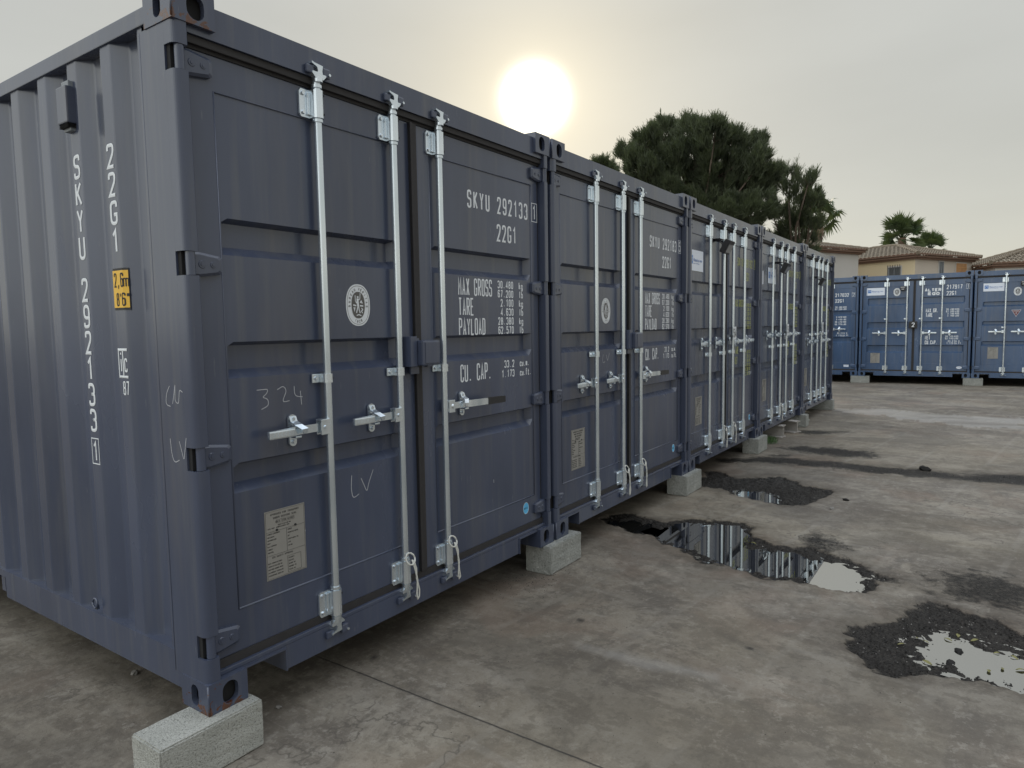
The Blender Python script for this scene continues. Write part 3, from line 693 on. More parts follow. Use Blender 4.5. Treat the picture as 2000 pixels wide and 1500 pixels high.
# ------------------------------------------------------------------ one container
def container(loc, rz, paintmat, label, group, cfg):
    root = empty('shipping_container', loc, rz); prop(root, label, 'shipping container', group)
    P = paintmat; pn = P.name
    corner = cfg.get('corner', P)
    def part(name, me, parent=root, loc=(0, 0, 0), rot=(0, 0, 0), label=None, scale=None):
        o = obj(name, me, parent, loc, rot)
        if label: o['label'] = label
        if scale: o.scale = scale
        return o
    def two(name, fn):                         # left and mirrored right part
        me = cached(name+pn, lambda: fn(P)); part(name, me)
        part(name, me, loc=(W_, 0, 0), scale=(-1, 1, 1))
    two('side_wall', lambda p: corrug(p, L_, 0.196, 2.498)); two('bottom_rail', bottom_rail); two('top_rail', top_rail); two('rear_post', rear_post)
    pc = cfg.get('post', P)
    mp_ = cached('corner_post'+pc.name, lambda: post_mb(pc)); part('corner_post', mp_); part('corner_post', mp_, loc=(W_, 0, 0), scale=(-1, 1, 1))
    part('roof', cached('roof'+pn, lambda: roof_mb(P))); part('rear_wall', cached('rear_wall'+pn, lambda: rear_mb(P)))
    part('floor_frame', cached('floor_frame'+pn, lambda: bottom_cross(P)))
    part('door_header', cached('door_header'+pn, lambda: header_mb(P))); part('door_sill', cached('door_sill'+pn, lambda: sill_mb(P)))
    part('door_gasket', cached('door_gasket', gasket_mb))
    cb = cached('corner_casting'+corner.name, lambda: casting_mb(corner)); cp = cached('corner_casting'+P.name, lambda: casting_mb(P))
    for z in (0, H_-0.118):
        part('corner_casting', cb, loc=(0, 0, z)); part('corner_casting', cp, loc=(W_, 0, z), scale=(-1, 1, 1))
        part('corner_casting', cp, loc=(W_, L_, z), rot=(0, 0, PI)); part('corner_casting', cp, loc=(0, L_, z), scale=(1, -1, 1))
    bands = cfg['bands']; bk = pn+str(bands)
    dl = part('door', cached('door_left'+bk, lambda: door_mb(P, 0.076, 1.200, 0.182, 1.098, bands, 0.174, 1.106)))
    dr = part('door', cached('door_right'+bk, lambda: door_mb(P, 1.247, W_-0.076, 1.356, 2.284, bands, 1.347, 2.292)))
    hm = cached('hinge'+pn, lambda: hinge_mb(P))
    for h in HINGE: part('hinge', hm, dl, (0, 0, h)); part('hinge', hm, dr, (W_, 0, h), scale=(-1, 1, 1))
    rm = cached('locking_rod', rod_mb); gm = cached('rod_guide', guide_mb); cm = cached('rod_clip', clip_mb); km = cached('cam_keeper'+pn, lambda: keeper_mb(P)); cam_ = cached('cam_head', lambda: cam_mb(P))
    hz, cz = cfg['handle_z'], cfg['clip_z']
    rods = (0.624, 1.066, 1.392, 1.815)
    for i in range(cfg.get('rods', 4)):
        rod = part('locking_rod', rm, loc=(rods[i], 0, 0))
        part('rod_guide', gm, rod, (0, RY, 2.340)); part('rod_guide', gm, rod, (0, RY, 0.2175)); part('rod_clip', cm, rod, (0, RY, cz))
        part('cam_head', cam_, rod, (0, 0.010, 2.452)); part('cam_head', cam_, rod, (0, 0.018, 0.130), rot=(PI, 0, 0))
        part('cam_keeper', km, rod, (0, 0.0195, 2.450)); part('cam_keeper', km, rod, (0, 0.0295, 0.060))
        if i < 2: part('lever_handle', cached('lever_left', lambda: handle_mb(0.315)), rod, (0, RY, hz))
        elif cfg.get('longlever'):
            part('lever_handle', cached('lever_long', lambda: handle_mb(0.47, True)), rod, (0, RY, hz)); part('handle_grip', cached('handle_grip', grip_mb), rod, (0, RY, hz))
        else: part('lever_handle', cached('lever_right', lambda: handle_mb(0.315, True)), rod, (0, RY, hz))
        if i in cfg.get('ropes', ()): part('seal_rope', cached('seal_rope%d' % (i % 2), lambda: rope_mb(i % 2)), rod, (0, RY, 0.2175+0.012))
    if cfg.get('lockbox'): part('lock_box', cached('lock_box'+pn, lambda: lockbox_mb(P)))
    # ---- markings and films on the doors
    F = DY+0.004                                # panel face
    Tp = lambda p, h: Vector((p.x, (DY if (p.x > 2.286 or p.x < 0.180) else F) - h, p.y))
    Tq = frame((0, DY, 0), (1, 0, 0), (0, 0, 1), (0, -1, 0))
    for nm, parent, fn in cfg['marks']:
        mb = MB(); fn(mb, Tp, Tq)
        par = dl if parent == 'l' else (dr if parent == 'r' else root)
        part(nm, mb, par)
    for (x, z, kx) in cfg.get('emblem', ()): part('emblem', cached('emblem', emblem_mb), dl, (x, F, z), scale=(kx, 1, kx))
    for (x, z, sx, sz, det) in cfg.get('plate', ()): part('data_plate', cached('data_plate', plate_mb), dl, (x, F, z), scale=(sx, 1, sz))
    if cfg.get('extra'): cfg['extra'](root, part, dl, dr)
    return root

def numbers(mb, T, mt, serial, chk, boxx=2.301):
    text(mb, serial, 1.662, 2.064, 0.098, 0.0560, 0.038, 0.0118, T, mt)
    boxed(mb, boxx, 2.062, 0.060, 0.112, 0.0042, lambda p, h: T(p, h) + Vector((0, -0.0036 if False else 0, 0)), mt); text(mb, chk, boxx+0.012, 2.074, 0.088, 0.05, 0.036, 0.0095, T, mt)
    text(mb, '22G1', 1.933, 1.906, 0.100, 0.0540, 0.040, 0.0118, T, mt)
def weights(mb, T, mt):
    big = lambda s_, z, h: text(mb, s_, 1.568, z, h, 0.0350, 0.0285, 0.0092, T, mt)
    big('MAX GROSS', 1.585, 0.098); big('TARE', 1.476, 0.098); big('PAYLOAD', 1.368, 0.095)
    for i, (n_, u_) in enumerate((('30.480', 'kg'), ('67.200', 'lb'), ('2.100', 'kg'), ('4.630', 'lb'), ('28.380', 'kg'), ('62.570', 'lb'))):
        z = 1.636 - i*0.0532
        text(mb, n_, 2.092, z, 0.045, 0.0275, 0.0215, 0.0070, T, mt, 'r'); text(mb, u_, 2.152, z, 0.045, 0.0245, 0.0195, 0.0068, T, mt)
    text(mb, 'CU. CAP.', 1.572, 1.112, 0.098, 0.0365, 0.0295, 0.0092, T, mt)
    for n_, u_, z in (('33.2', 'cu.m.', 1.168), ('1.173', 'cu.ft.', 1.110)):
        text(mb, n_, 2.092, z, 0.045, 0.0275, 0.0215, 0.0070, T, mt, 'r'); text(mb, u_, 2.152, z, 0.045, 0.0215, 0.0180, 0.0068, T, mt)
def scrawl(mb, T, strokes, mt=CHALK, w_=0.0026):
    for s_ in strokes:
        pts = [Vector(p) for p in s_]; ribbon(mb, fillet(pts, [False]*len(pts), 0.02, False), False, w_, T, mt, 0.0006)
def round_sticker(x, z, rx, rz, mt, txt='DFIC', ink=INK, th=0.012, tp=0.0098):
    def fn(mb, T, Tq):
        TT = Tq; n = 24
        p = [Vector((x+rx*math.cos(2*PI*i/n), z+rz*math.sin(2*PI*i/n))) for i in range(n)]
        mb.add([TT(q, 0.0010) for q in p], [list(range(n))], mt)
        ribbon(mb, p, True, 0.002, lambda q, h: TT(q, h+0.0009), WHITE)
        text(mb, txt, x, z-th/2, th, tp, tp*0.78, th*0.2, lambda q, h: TT(q, h+0.0014), ink, 'c')
    return fn
def brand_film(x0, x1, z0, z1, word='Resotainer'):
    def fn(mb, T, Tq):
        hgt = z1-z0; T = Tq
        def rect(a, c_, e, g, h, mt): mb.add([T(Vector((a, e)), h), T(Vector((c_, e)), h), T(Vector((c_, g)), h), T(Vector((a, g)), h)], [(0, 1, 2, 3)], mt)
        rect(x0, x1, z0, z1, 0.0010, STW)
        bx = x0+hgt*0.13; s_ = hgt*0.40; zc = (z0+z1)/2 - s_*0.42
        rect(bx, bx+s_, zc, zc+s_, 0.0018, STB)
        TT = lambda q, h: T(q, h+0.0020)
        ribbon(mb, [Vector((bx+s_*0.25, zc+s_*0.25)), Vector((bx+s_*0.25, zc+s_*0.7)), Vector((bx+s_*0.72, zc+s_*0.7)), Vector((bx+s_*0.72, zc+s_*0.3))], False, s_*0.10, TT, STW)
        w0 = bx+s_*1.25; pw = (x1-hgt*0.12-w0)/len(word); ht = pw*1.35
        text(mb, word, w0, zc+s_*0.28, ht, pw, pw*0.76, ht*0.15, TT, INKB)
        for k in range(1): text(mb, 'self-stockage', w0, zc+s_*0.02, ht*0.32, pw*0.5, pw*0.36, ht*0.06, TT, INKB)
    return fn

BAND_D = ((1.695, 1.832), (1.231, 1.370), (0.789, 0.905))
BAND_B1 = ((1.811, 1.996), (1.204, 1.389), (0.607, 0.800))
BAND_B2 = ((1.715, 1.835), (1.262, 1.371), (0.780, 0.892))
BAND_B0 = ((1.570, 1.700), (0.865, 1.009))

# chalk handwriting on the first container
def chalk1(mb, T, Tq):
    scrawl(mb, T, [[(0.300, 1.178), (0.352, 1.178), (0.345, 1.160), (0.322, 1.147), (0.350, 1.140), (0.352, 1.112), (0.318, 1.100)],
                   [(0.395, 1.172), (0.425, 1.186), (0.440, 1.165), (0.415, 1.118), (0.452, 1.122)],
                   [(0.478, 1.180), (0.478, 1.138), (0.518, 1.132)], [(0.508, 1.158), (0.512, 1.100)]])
    scrawl(mb, T, [[(0.772, 0.748), (0.766, 0.690), (0.775, 0.640), (0.812, 0.655)], [(0.828, 0.725), (0.845, 0.690), (0.862, 0.652), (0.872, 0.690), (0.905, 0.752)]], w_=0.0030)
def scratches(mb, T, Tq):
    scrawl(mb, T, [[(0.50, 0.59), (0.504, 0.560)], [(1.86, 0.52), (1.861, 0.50)]], WHITE, 0.002)
def chalk2(mb, T, Tq):
    scrawl(mb, T, [[(0.80, 1.195), (0.79, 1.16), (0.795, 1.13), (0.83, 1.14)], [(0.85, 1.19), (0.87, 1.14), (0.90, 1.20)]])

def side_marks(root, part, dl, dr):
    """vertical code on the corrugated side of the first container"""
    xo = 0.014
    T = frame((xo-0.0006, 0, 0), (0, -1, 0), (0, 0, 1), (-1, 0, 0))
    side = [c_ for c_ in root.children if c_.name.startswith('side_wall')][0]
    mb = MB()
    yc = 0.775
    s_ = 'SKYU 292133'
    for i, ch in enumerate(s_):
        if ch == ' ': continue
        z = 2.142 - 0.104 - i*0.1085 + (0.0 if i < 4 else 0.045)
        glyph(mb, ch, -yc-0.027, z, 0.054, 0.098, 0.0135, T, WHITE)
    boxed(mb, -yc-0.030, 0.862, 0.060, 0.108, 0.0045, T, WHITE); glyph(mb, '1', -yc-0.020, 0.873, 0.040, 0.086, 0.010, T, WHITE)
    for i, ch in enumerate('22G1'): glyph(mb, ch, -0.497-0.028, 2.140-0.098-i*0.1075, 0.056, 0.094, 0.0135, T, WHITE)
    part('lettering', mb, side)
    mb = MB()                                   # yellow height sticker folded over the rib
    z0, z1 = 1.500, 1.662; x = xo-0.0012
    def fold(y, off): # follow the rib: flat between .461 and .533
        if y < 0.461: return xo + (0.461-y)/0.068*0.036 - off
        if y > 0.533: return xo + (y-0.533)/0.068*0.036 - off
        return xo - off
    for (mt, off, a, c_, e, g) in ((INK, 0.0012, 0.436, 0.549, z0, z1), (STY, 0.0024, 0.438, 0.541, z0+0.009, z1-0.009)):
        ys = [a, 0.461, 0.533, c_]
        for i in range(3):
            mb.add([(fold(ys[i], off), ys[i], e), (fold(ys[i+1], off), ys[i+1], e), (fold(ys[i+1], off), ys[i+1], g), (fold(ys[i], off), ys[i], g)], [(0, 1, 2, 3)], mt)
    TS = lambda p, h: Vector((fold(-p.x, 0.0030+h), -p.x, p.y))
    text(mb, '2,6', -0.5235, 1.588, 0.056, 0.0240, 0.0200, 0.0062, TS, INK); text(mb, 'm', -0.459, 1.588, 0.056, 0.022, 0.024, 0.005, TS, INK)
    text(mb, "8'6\"", -0.512, 1.515, 0.052, 0.0205, 0.0200, 0.0062, TS, INK)
    part('height_sticker', mb, side)
    mb = MB()                                   # square frame mark with i c and 87
    T = lambda p, h: Vector((fold(-p.x, 0.0008+h), -p.x, p.y))
    P2 = lambda *a: [Vector(q) for q in a]
    ribbon(mb, P2((-0.462, 1.345), (-0.531, 1.345), (-0.531, 1.238), (-0.462, 1.238)), False, 0.010, T, WHITE)
    glyph(mb, 'i', -0.522, 1.256, 0.020, 0.088, 0.008, T, WHITE); ribbon(mb, P2((-0.497, 1.340), (-0.497, 1.243)), False, 0.008, T, WHITE)
    glyph(mb, 'c', -0.489, 1.256, 0.024, 0.088, 0.008, T, WHITE); text(mb, '87', -0.508, 1.165, 0.056, 0.026, 0.021, 0.0065, T, WHITE)
    part('lettering', mb, side)
    mb = MB()                                   # air vent box between the ribs near the roof
    mb.box(-0.022, 0.046, 0.752, 0.838, 2.255, 2.400, DARK, 0.006)
    mb.box(-0.004, 0.046, 0.765, 0.825, 2.4003, 2.425, GREYP, 0.003); mb.box(-0.004, 0.046, 0.765, 0.825, 2.228, 2.2547, GREYP, 0.003)
    for k in range(4): mb.box(-0.018, 0.03, 0.757+0.0, 0.833, 2.240+0.004*k+0.0, 2.2412+0.004*k, HOLE)
    part('air_vent', mb, side)
    mb = MB()                                   # small lashing ring at the foot
    ring = [(0.000+0.002*math.sin(a), 0.845+0.020*math.cos(a), 0.245+0.020*math.sin(a)) for a in [2*PI*i/14 for i in range(15)]]
    mb.tube(ring, 0.0045, DARK, 6); mb.box(0.002, 0.014, 0.836, 0.854, 0.215, 0.238, DARK, 0.003)
    part('lashing_ring', mb, side)
    mb = MB(); T = frame((0.0036, 0, 0), (0, -1, 0), (0, 0, 1), (-1, 0, 0))   # chalk on the corner post
    scrawl(mb, T, [[(-0.150, 1.215), (-0.175, 1.185), (-0.180, 1.145), (-0.150, 1.140)], [(-0.135, 1.150), (-0.118, 1.200), (-0.112, 1.225), (-0.118, 1.160), (-0.095, 1.150), (-0.085, 1.205), (-0.065, 1.195)],
                   [(-0.165, 1.020), (-0.160, 0.965), (-0.145, 0.930), (-0.110, 0.945)], [(-0.105, 1.015), (-0.090, 0.975), (-0.080, 0.945), (-0.058, 1.030)]], w_=0.0030)
    post = [c_ for c_ in root.children if c_.name.startswith('corner_post')][0]
    part('lettering', mb, post)

def flood(x, z, sc=1.0):
    def fn(root, part, dl, dr):
        mb = MB()                               # small solar flood lamp hung between the rods, tilted down
        bm = bmesh.new(); bmesh.ops.create_cube(bm, size=1.0)
        Mx = Matrix.Translation((x, -0.080, z)) @ Matrix.Rotation(math.radians(28), 4, 'X')
        bmesh.ops.bevel(bm, geom=list(bm.edges), offset=0.06, segments=2, affect='EDGES')
        bmesh.ops.transform(bm, matrix=Mx @ Matrix.Diagonal((0.18*sc, 0.060*sc, 0.14*sc, 1)), verts=bm.verts); mb.bm(bm, BLK)
        bm = bmesh.new(); bmesh.ops.create_cube(bm, size=1.0)
        bmesh.ops.transform(bm, matrix=Mx @ Matrix.Translation((0, -0.032*sc, -0.01)) @ Matrix.Diagonal((0.135*sc, 0.004, 0.085*sc, 1)), verts=bm.verts); mb.bm(bm, LENS)
        mb.tube([(x-0.06, -0.080, z), (x-0.06, -0.02, z+0.055), (x-0.05, DY, z+0.075)], 0.006, BLK, 6); mb.tube([(x+0.06, -0.080, z), (x+0.06, -0.02, z+0.055), (x+0.05, DY, z+0.075)], 0.006, BLK, 6)
        mb.box(x-0.07*sc, x+0.07*sc, -0.03, DY, z+0.075, z+0.086, BLK, 0.003)
        part('flood_lamp', mb)
    return fn
def num_plate(x0, x1, z0, z1, txt, y, back, ink, pitch, wd, ht, st):
    def fn(root, part):
        mb = MB(); mb.box(x0, x1, y-0.004, y, z0, z1, back, 0.001)
        T = frame((0, y-0.0045, 0), (1, 0, 0), (0, 0, 1), (0, -1, 0))
        text(mb, txt, (x0+x1)/2 + (pitch-wd)/2, (z0+z1)/2-ht/2, ht, pitch, wd, st, T, ink, 'c')
        mb.box((x0+x1)/2-0.02, (x0+x1)/2+0.02, y+0.0002, DY, z0+0.02, z0+0.05, GALV)
        part('number_plate', mb)
    return fn
def padlock(part, x, z):
    mb = MB(); mb.box(x-0.022, x+0.022, -0.012, 0.012, z-0.030, z+0.008, GREYP, 0.005)
    mb.tube([(x-0.014, 0, z+0.006), (x-0.014, 0, z+0.035), (x, 0, z+0.046), (x+0.014, 0, z+0.035), (x+0.014, 0, z+0.006)], 0.0045, GALV, 6)
    part('padlock', mb)

base = dict(bands=BAND_D, handle_z=1.0, clip_z=1.205, rods=3, longlever=True, lockbox=True, ropes=(1, 2), emblem=((0.846, 1.520, 1.0),), plate=((0.307, 0.402, 1.0, 1.0, True),))
GRP = 'dark slate containers in the long row on the left'
PITCH = 2.4684
cfg1 = dict(base, corner=DARKR, extra=side_marks, marks=[
    ('serial_number', 'r', lambda mb, T, Tq: numbers(mb, T, WHITE, 'SKYU 292133', '1')), ('weight_table', 'r', lambda mb, T, Tq: weights(mb, T, WHITE)),
    ('chalk_marks', 'l', lambda mb, T, Tq: (chalk1(mb, T, Tq), scratches(mb, T, Tq))),
    ('round_sticker', 'r', round_sticker(2.190, 0.272, 0.030, 0.036, STL))])
container((0, 0, BZ), 0, DARK, 'nearest dark slate container, with SKYU 292133 on its doors and ribbed left side in view', GRP, cfg1)
cfg2 = dict(base, marks=[
    ('serial_number', 'r', lambda mb, T, Tq: numbers(mb, T, WHITE, 'SKYU 292183', '5')), ('weight_table', 'r', lambda mb, T, Tq: weights(mb, T, WHITE)),
    ('chalk_marks', 'l', chalk2), ('round_sticker', 'r', round_sticker(2.190, 0.272, 0.030, 0.036, STL))])
container((PITCH, 0, BZ), 0, DARK, 'dark slate container with SKYU 292183 on its doors, next to the nearest one', GRP, cfg2)
def yellow_block(serial, chk):
    def fn(mb, T, Tq):
        numbers(mb, T, YEL, serial, chk)
        for s_, z in (('MAX GROSS', 1.600), ('TARE', 1.06), ('NET', 0.945)):
            text(mb, s_, 1.60, z, 0.085, 0.034, 0.025, 0.010, T, YEL)
        for g0 in (1.605, 1.050):
            for i, (a, c_) in enumerate((('30.480', 'KG'), ('67.200', 'LB'), ('2.180', 'KG'), ('4.810', 'LB'), ('28.300', 'KG'), ('62.390', 'LB'))):
                z = g0 - i*0.052
                text(mb, a, 2.14, z, 0.043, 0.0275, 0.021, 0.0068, T, YEL, 'r'); text(mb, c_, 2.17, z, 0.043, 0.0275, 0.021, 0.0068, T, YEL)
    return fn
far = dict(base, rods=4, longlever=False, lockbox=False, handle_z=1.212, clip_z=1.100, emblem=())
def ex3(root, part, dl, dr):
    flood(0.845, 2.195)(root, part, dl, dr); num_plate(1.295, 1.405, 1.235, 1.375, '54', -0.012, WHITE, INK, 0.050, 0.040, 0.095, 0.013)(root, part); padlock(part, 1.225, 1.215)
container((2*PITCH, 0, BZ), 0, DARK, 'dark container with yellow lettering, a wide white film and plate 54, third in its row', GRP,
    dict(far, ropes=(1, 2), extra=ex3, marks=[('lettering', 'r', yellow_block('SKYU 290192', '7')), ('brand_film', 'l', brand_film(0.105, 0.500, 1.925, 2.125)), ('round_sticker', 'r', round_sticker(2.190, 0.272, 0.030, 0.036, STL))]))
def ex4(root, part, dl, dr):
    flood(0.86, 2.13)(root, part, dl, dr); num_plate(1.290, 1.390, 1.235, 1.390, '5', -0.012, WHITE, INK, 0.050, 0.048, 0.100, 0.014)(root, part); padlock(part, 1.225, 1.215)
container((3*PITCH, 0, BZ), 0, DARK, 'fourth dark container from the camera, two small white films left of its flood lamp', GRP,
    dict(far, ropes=(1,), extra=ex4, handle_z=1.25, clip_z=1.10, marks=[('lettering', 'r', yellow_block('SKYU 290187', '3')), ('film_notice', 'l', lambda mb, T, Tq: (mb.add([T(Vector(p), 0.001) for p in ((0.20, 1.90), (0.29, 1.90), (0.29, 2.07), (0.20, 2.07))], [(0, 1, 2, 3)], STW),)),
        ('brand_film', 'l', brand_film(0.50, 0.90, 1.925, 2.125))]))
def ex5(root, part, dl, dr):
    flood(0.86, 2.06, 0.9)(root, part, dl, dr); num_plate(1.290, 1.390, 1.235, 1.410, '2', -0.012, WHITE, INK, 0.050, 0.048, 0.100, 0.014)(root, part); padlock(part, 1.225, 1.215)
container((4*PITCH, 0, BZ), 0, DARK, 'farthest dark container, ending the left row beside the blue ones', GRP,
    dict(far, ropes=(), extra=ex5, handle_z=1.10, clip_z=1.215, marks=[('lettering', 'r', yellow_block('SKYU 290166', '8'))]))

# ---- blue back row
BR = -1.52813; BX, BYY, BP = 18.5198, 0.44035, 2.46017
def bpos(k): return (BX + k*BP*math.cos(BR), BYY + k*BP*math.sin(BR), BZ)
GB = 'steel blue containers in the back row'
def bweights(mb, T, words, nums, x2=1.905):
    for s_, z, h in words: text(mb, s_, 1.474, z, h, 0.0390, 0.0335, 0.0130, T, WHITE)
    for a, c_, z in nums: text(mb, a, x2+0.165, z, 0.042, 0.0290, 0.0235, 0.0080, T, WHITE, 'r'); text(mb, c_, x2+0.185, z, 0.042, 0.0290, 0.0235, 0.0080, T, WHITE)
def b_lamp(x, z):
    def fn(root, part, dl, dr):
        mb = MB(); mb.box(x-0.055, x+0.055, -0.03, DY, z-0.055, z+0.050, BLK, 0.008); mb.box(x-0.045, x+0.045, -0.034, -0.0302, z+0.012, z+0.040, LENS, 0.001)
        mb.box(x-0.030, x+0.030, -0.034, -0.0302, z-0.035, z-0.008, LENS, 0.001); part('flood_lamp', mb)
    return fn
def exb1(root, part, dl, dr):
    b_lamp(0.965, 2.225)(root, part, dl, dr)
    mb = MB(); mb.box(1.120, 1.300, -0.045, 0.03, 1.225, 1.395, BLK, 0.008)
    T = frame((0, -0.0455, 0), (1, 0, 0), (0, 0, 1), (0, -1, 0)); text(mb, '2', 1.185, 1.255, 0.110, 0.07, 0.062, 0.018, T, WHITE)
    part('lock_box', mb)
bb = dict(rods=4, bands=BAND_B1, handle_z=1.105, clip_z=1.460, ropes=(), longlever=False)
container(bpos(0), BR, BLUE, 'steel blue container marked ALTER EGO 217917, whole front in view at the back', GB,
    dict(bb, extra=exb1, emblem=((0.836, 2.140, 1.05),), plate=((0.274, 0.338, 1.10, 0.905, True),), marks=[
    ('lettering', 'r', lambda mb, T, Tq: (text(mb, '217917', 1.898, 2.168, 0.106, 0.0555, 0.045, 0.0145, T, WHITE), boxed(mb, 2.300, 2.165, 0.072, 0.112, 0.006, T, WHITE), text(mb, '1', 2.318, 2.178, 0.088, 0.05, 0.040, 0.011, T, WHITE),
        text(mb, '22G1', 1.900, 2.018, 0.102, 0.0540, 0.045, 0.0145, T, WHITE), text(mb, 'ALTER', 1.436, 2.122, 0.080, 0.0720, 0.064, 0.024, T, WHITE), text(mb, 'EGO', 1.505, 2.032, 0.076, 0.0870, 0.078, 0.024, T, WHITE),
        bweights(mb, T, (('MAX.GR.', 1.608, 0.098), ('TARE', 1.496, 0.098), ('NET', 0.935, 0.096), ('CU.CAP.', 0.820, 0.096)),
                 (('30.480', 'KGS', 1.655), ('67.200', 'LBS', 1.603), ('2.160', 'KGS', 1.550), ('4.760', 'LBS', 1.497), ('28.320', 'KGS', 0.992), ('62.440', 'LBS', 0.940), ('33.2', 'CU.M', 0.876), ('1.173', 'CU.FT', 0.824))))),
    ('brand_film', 'l', brand_film(0.156, 0.564, 2.073, 2.262)), ('oval_sticker', 'r', round_sticker(2.211, 0.249, 0.058, 0.030, STW, 'CIMC', INKB, 0.016, 0.016))]))
def exb2(root, part, dl, dr):
    b_lamp(0.955, 2.245)(root, part, dl, dr)
def tri(mb, T, Tq):
    mb.add([T(Vector(p), 0.001) for p in ((0.742, 1.628), (0.930, 1.628), (0.836, 1.465))], [(0, 1, 2)], STW)
    mb.add([T(Vector(p), 0.002) for p in ((0.752, 1.622), (0.920, 1.622), (0.836, 1.476))], [(0, 1, 2)], RED)
    text(mb, 'DANGER', 0.836, 1.588, 0.020, 0.0175, 0.0135, 0.004, lambda p, h: T(p, h+0.002), WHITE, 'c'); text(mb, '2', 0.822, 1.530, 0.040, 0.03, 0.026, 0.006, lambda p, h: T(p, h+0.002), WHITE)
container(bpos(1), BR, BLUE, 'steel blue container with a small red triangle sign, cut by the right edge', GB,
    dict(bb, bands=BAND_B2, handle_z=1.120, clip_z=1.220, extra=exb2, emblem=((0.850, 2.060, 1.05),), plate=((0.312, 0.475, 1.06, 0.96, True),), marks=[
    ('brand_film', 'l', brand_film(0.180, 0.590, 2.080, 2.270)), ('warning_triangle', 'l', tri),
    ('lettering', 'r', lambda mb, T, Tq: (text(mb, '216934', 1.90, 2.10, 0.104, 0.0555, 0.045, 0.0145, T, WHITE), text(mb, '22G1', 1.90, 1.95, 0.10, 0.054, 0.045, 0.0145, T, WHITE)))]))
container(bpos(-1), BR, BLUE, 'steel blue container marked 217032, half hidden behind the end of the dark row', GB,
    dict(bb, bands=BAND_B0, handle_z=1.215, clip_z=1.100, marks=[
    ('lettering', 'r', lambda mb, T, Tq: (text(mb, '217032', 1.872, 2.066, 0.092, 0.0560, 0.045, 0.0145, T, WHITE), text(mb, '2', 2.285, 2.066, 0.096, 0.05, 0.044, 0.0115, T, WHITE), boxed(mb, 2.272, 2.056, 0.070, 0.116, 0.005, T, WHITE),
        text(mb, '22G1', 1.872, 1.915, 0.092, 0.0560, 0.045, 0.0145, T, WHITE), bweights(mb, T, (),
        (('30.480', 'KGS', 1.775), ('67.200', 'LBS', 1.722), ('2.010', 'KGS', 1.515), ('4.430', 'LBS', 1.452), ('28.470', 'KGS', 1.388), ('62.770', 'LBS', 1.325), ('33.2', 'CU.M', 1.092), ('1.170', 'CU.FT', 1.030)), 1.88))),
    ('film_notice', 'r', lambda mb, T, Tq: (mb.add([Tq(Vector(p), 0.001) for p in ((2.11, 0.225), (2.23, 0.225), (2.23, 0.280), (2.11, 0.280))], [(0, 1, 2, 3)], STW), text(mb, 'CIMC', 2.17, 0.243, 0.018, 0.018, 0.014, 0.004, lambda p, h: Tq(p, h+0.0014), INKB, 'c')))]))

# ------------------------------------------------------------------ concrete blocks
def block(loc, sx, sy, h, mt, label, rz=0, notch=True, grp='concrete blocks under the containers'):
    mb = MB(); rnd = random.Random(int(abs(loc[0])*97+abs(loc[1])*31))
    bm = bmesh.new(); bmesh.ops.create_cube(bm, size=1.0)
    bmesh.ops.transform(bm, matrix=Matrix.Translation((sx/2, sy/2, h/2)) @ Matrix.Diagonal((sx, sy, h, 1)), verts=bm.verts)
    bmesh.ops.bevel(bm, geom=list(bm.edges), offset=0.006, segments=2, affect='EDGES')
    bmesh.ops.subdivide_edges(bm, edges=list(bm.edges), cuts=7, use_grid_fill=True)
    for v_ in bm.verts:
        d_ = mnoise.noise_vector(v_.co*22+Vector((loc[0], loc[1], 0)))*0.0022 + mnoise.noise_vector(v_.co*70+Vector((loc[0], loc[1], 0)))*0.0012
        v_.co += Vector((d_.x, d_.y, 0 if v_.co.z > h-0.002 else d_.z*0.3))
    mb.bm(bm, mt, False)
    if notch:
        for x in (0.018,): mb.box(x, x+0.010, -0.003, 0.004, 0.002, h-0.008, mt, 0.002)
    o = obj('concrete_block', mb, None, loc, (0, 0, rz)); prop(o, label, 'concrete block', grp); return o
EPS = 0.0005
block((-0.212, -0.052, 0), 0.400, 0.192, BZ-EPS, CONP, 'pale porous concrete block under the near corner of the nearest container', notch=False)
block((2.312, -0.048, 0), 0.412, 0.190, BZ-EPS, CONS, 'concrete block under the joint of the two nearest dark containers')
block((4.722, -0.052, 0), 0.420, 0.190, BZ-EPS, CONS, 'concrete block beside the far pothole, under the second joint of the dark row')
block((7.145, -0.055, 0), 0.430, 0.190, BZ-EPS, CONS, 'concrete block beside the green weed, under the third joint of the dark row')
block((9.735, -0.075, 0), 0.200, 0.240, BZ-EPS, CONS, 'narrow concrete block under the fourth joint of the dark row')
block((12.120, -0.040, 0), 0.200, 0.560, BZ-EPS, CONS, 'deep concrete block under the far end of the dark row')
def bblock(k, off, sx, label):
    p = bpos(k); c_, s_ = math.cos(BR), math.sin(BR)
    block((p[0]+off*c_, p[1]+off*s_, 0), sx, 0.2, BZ-EPS, CONS, label, BR)
bblock(0, -0.172, 0.440, 'concrete block under the joint between the 217032 and ALTER EGO blue containers')
bblock(1, -0.160, 0.405, 'concrete block under the right end of the ALTER EGO blue container')


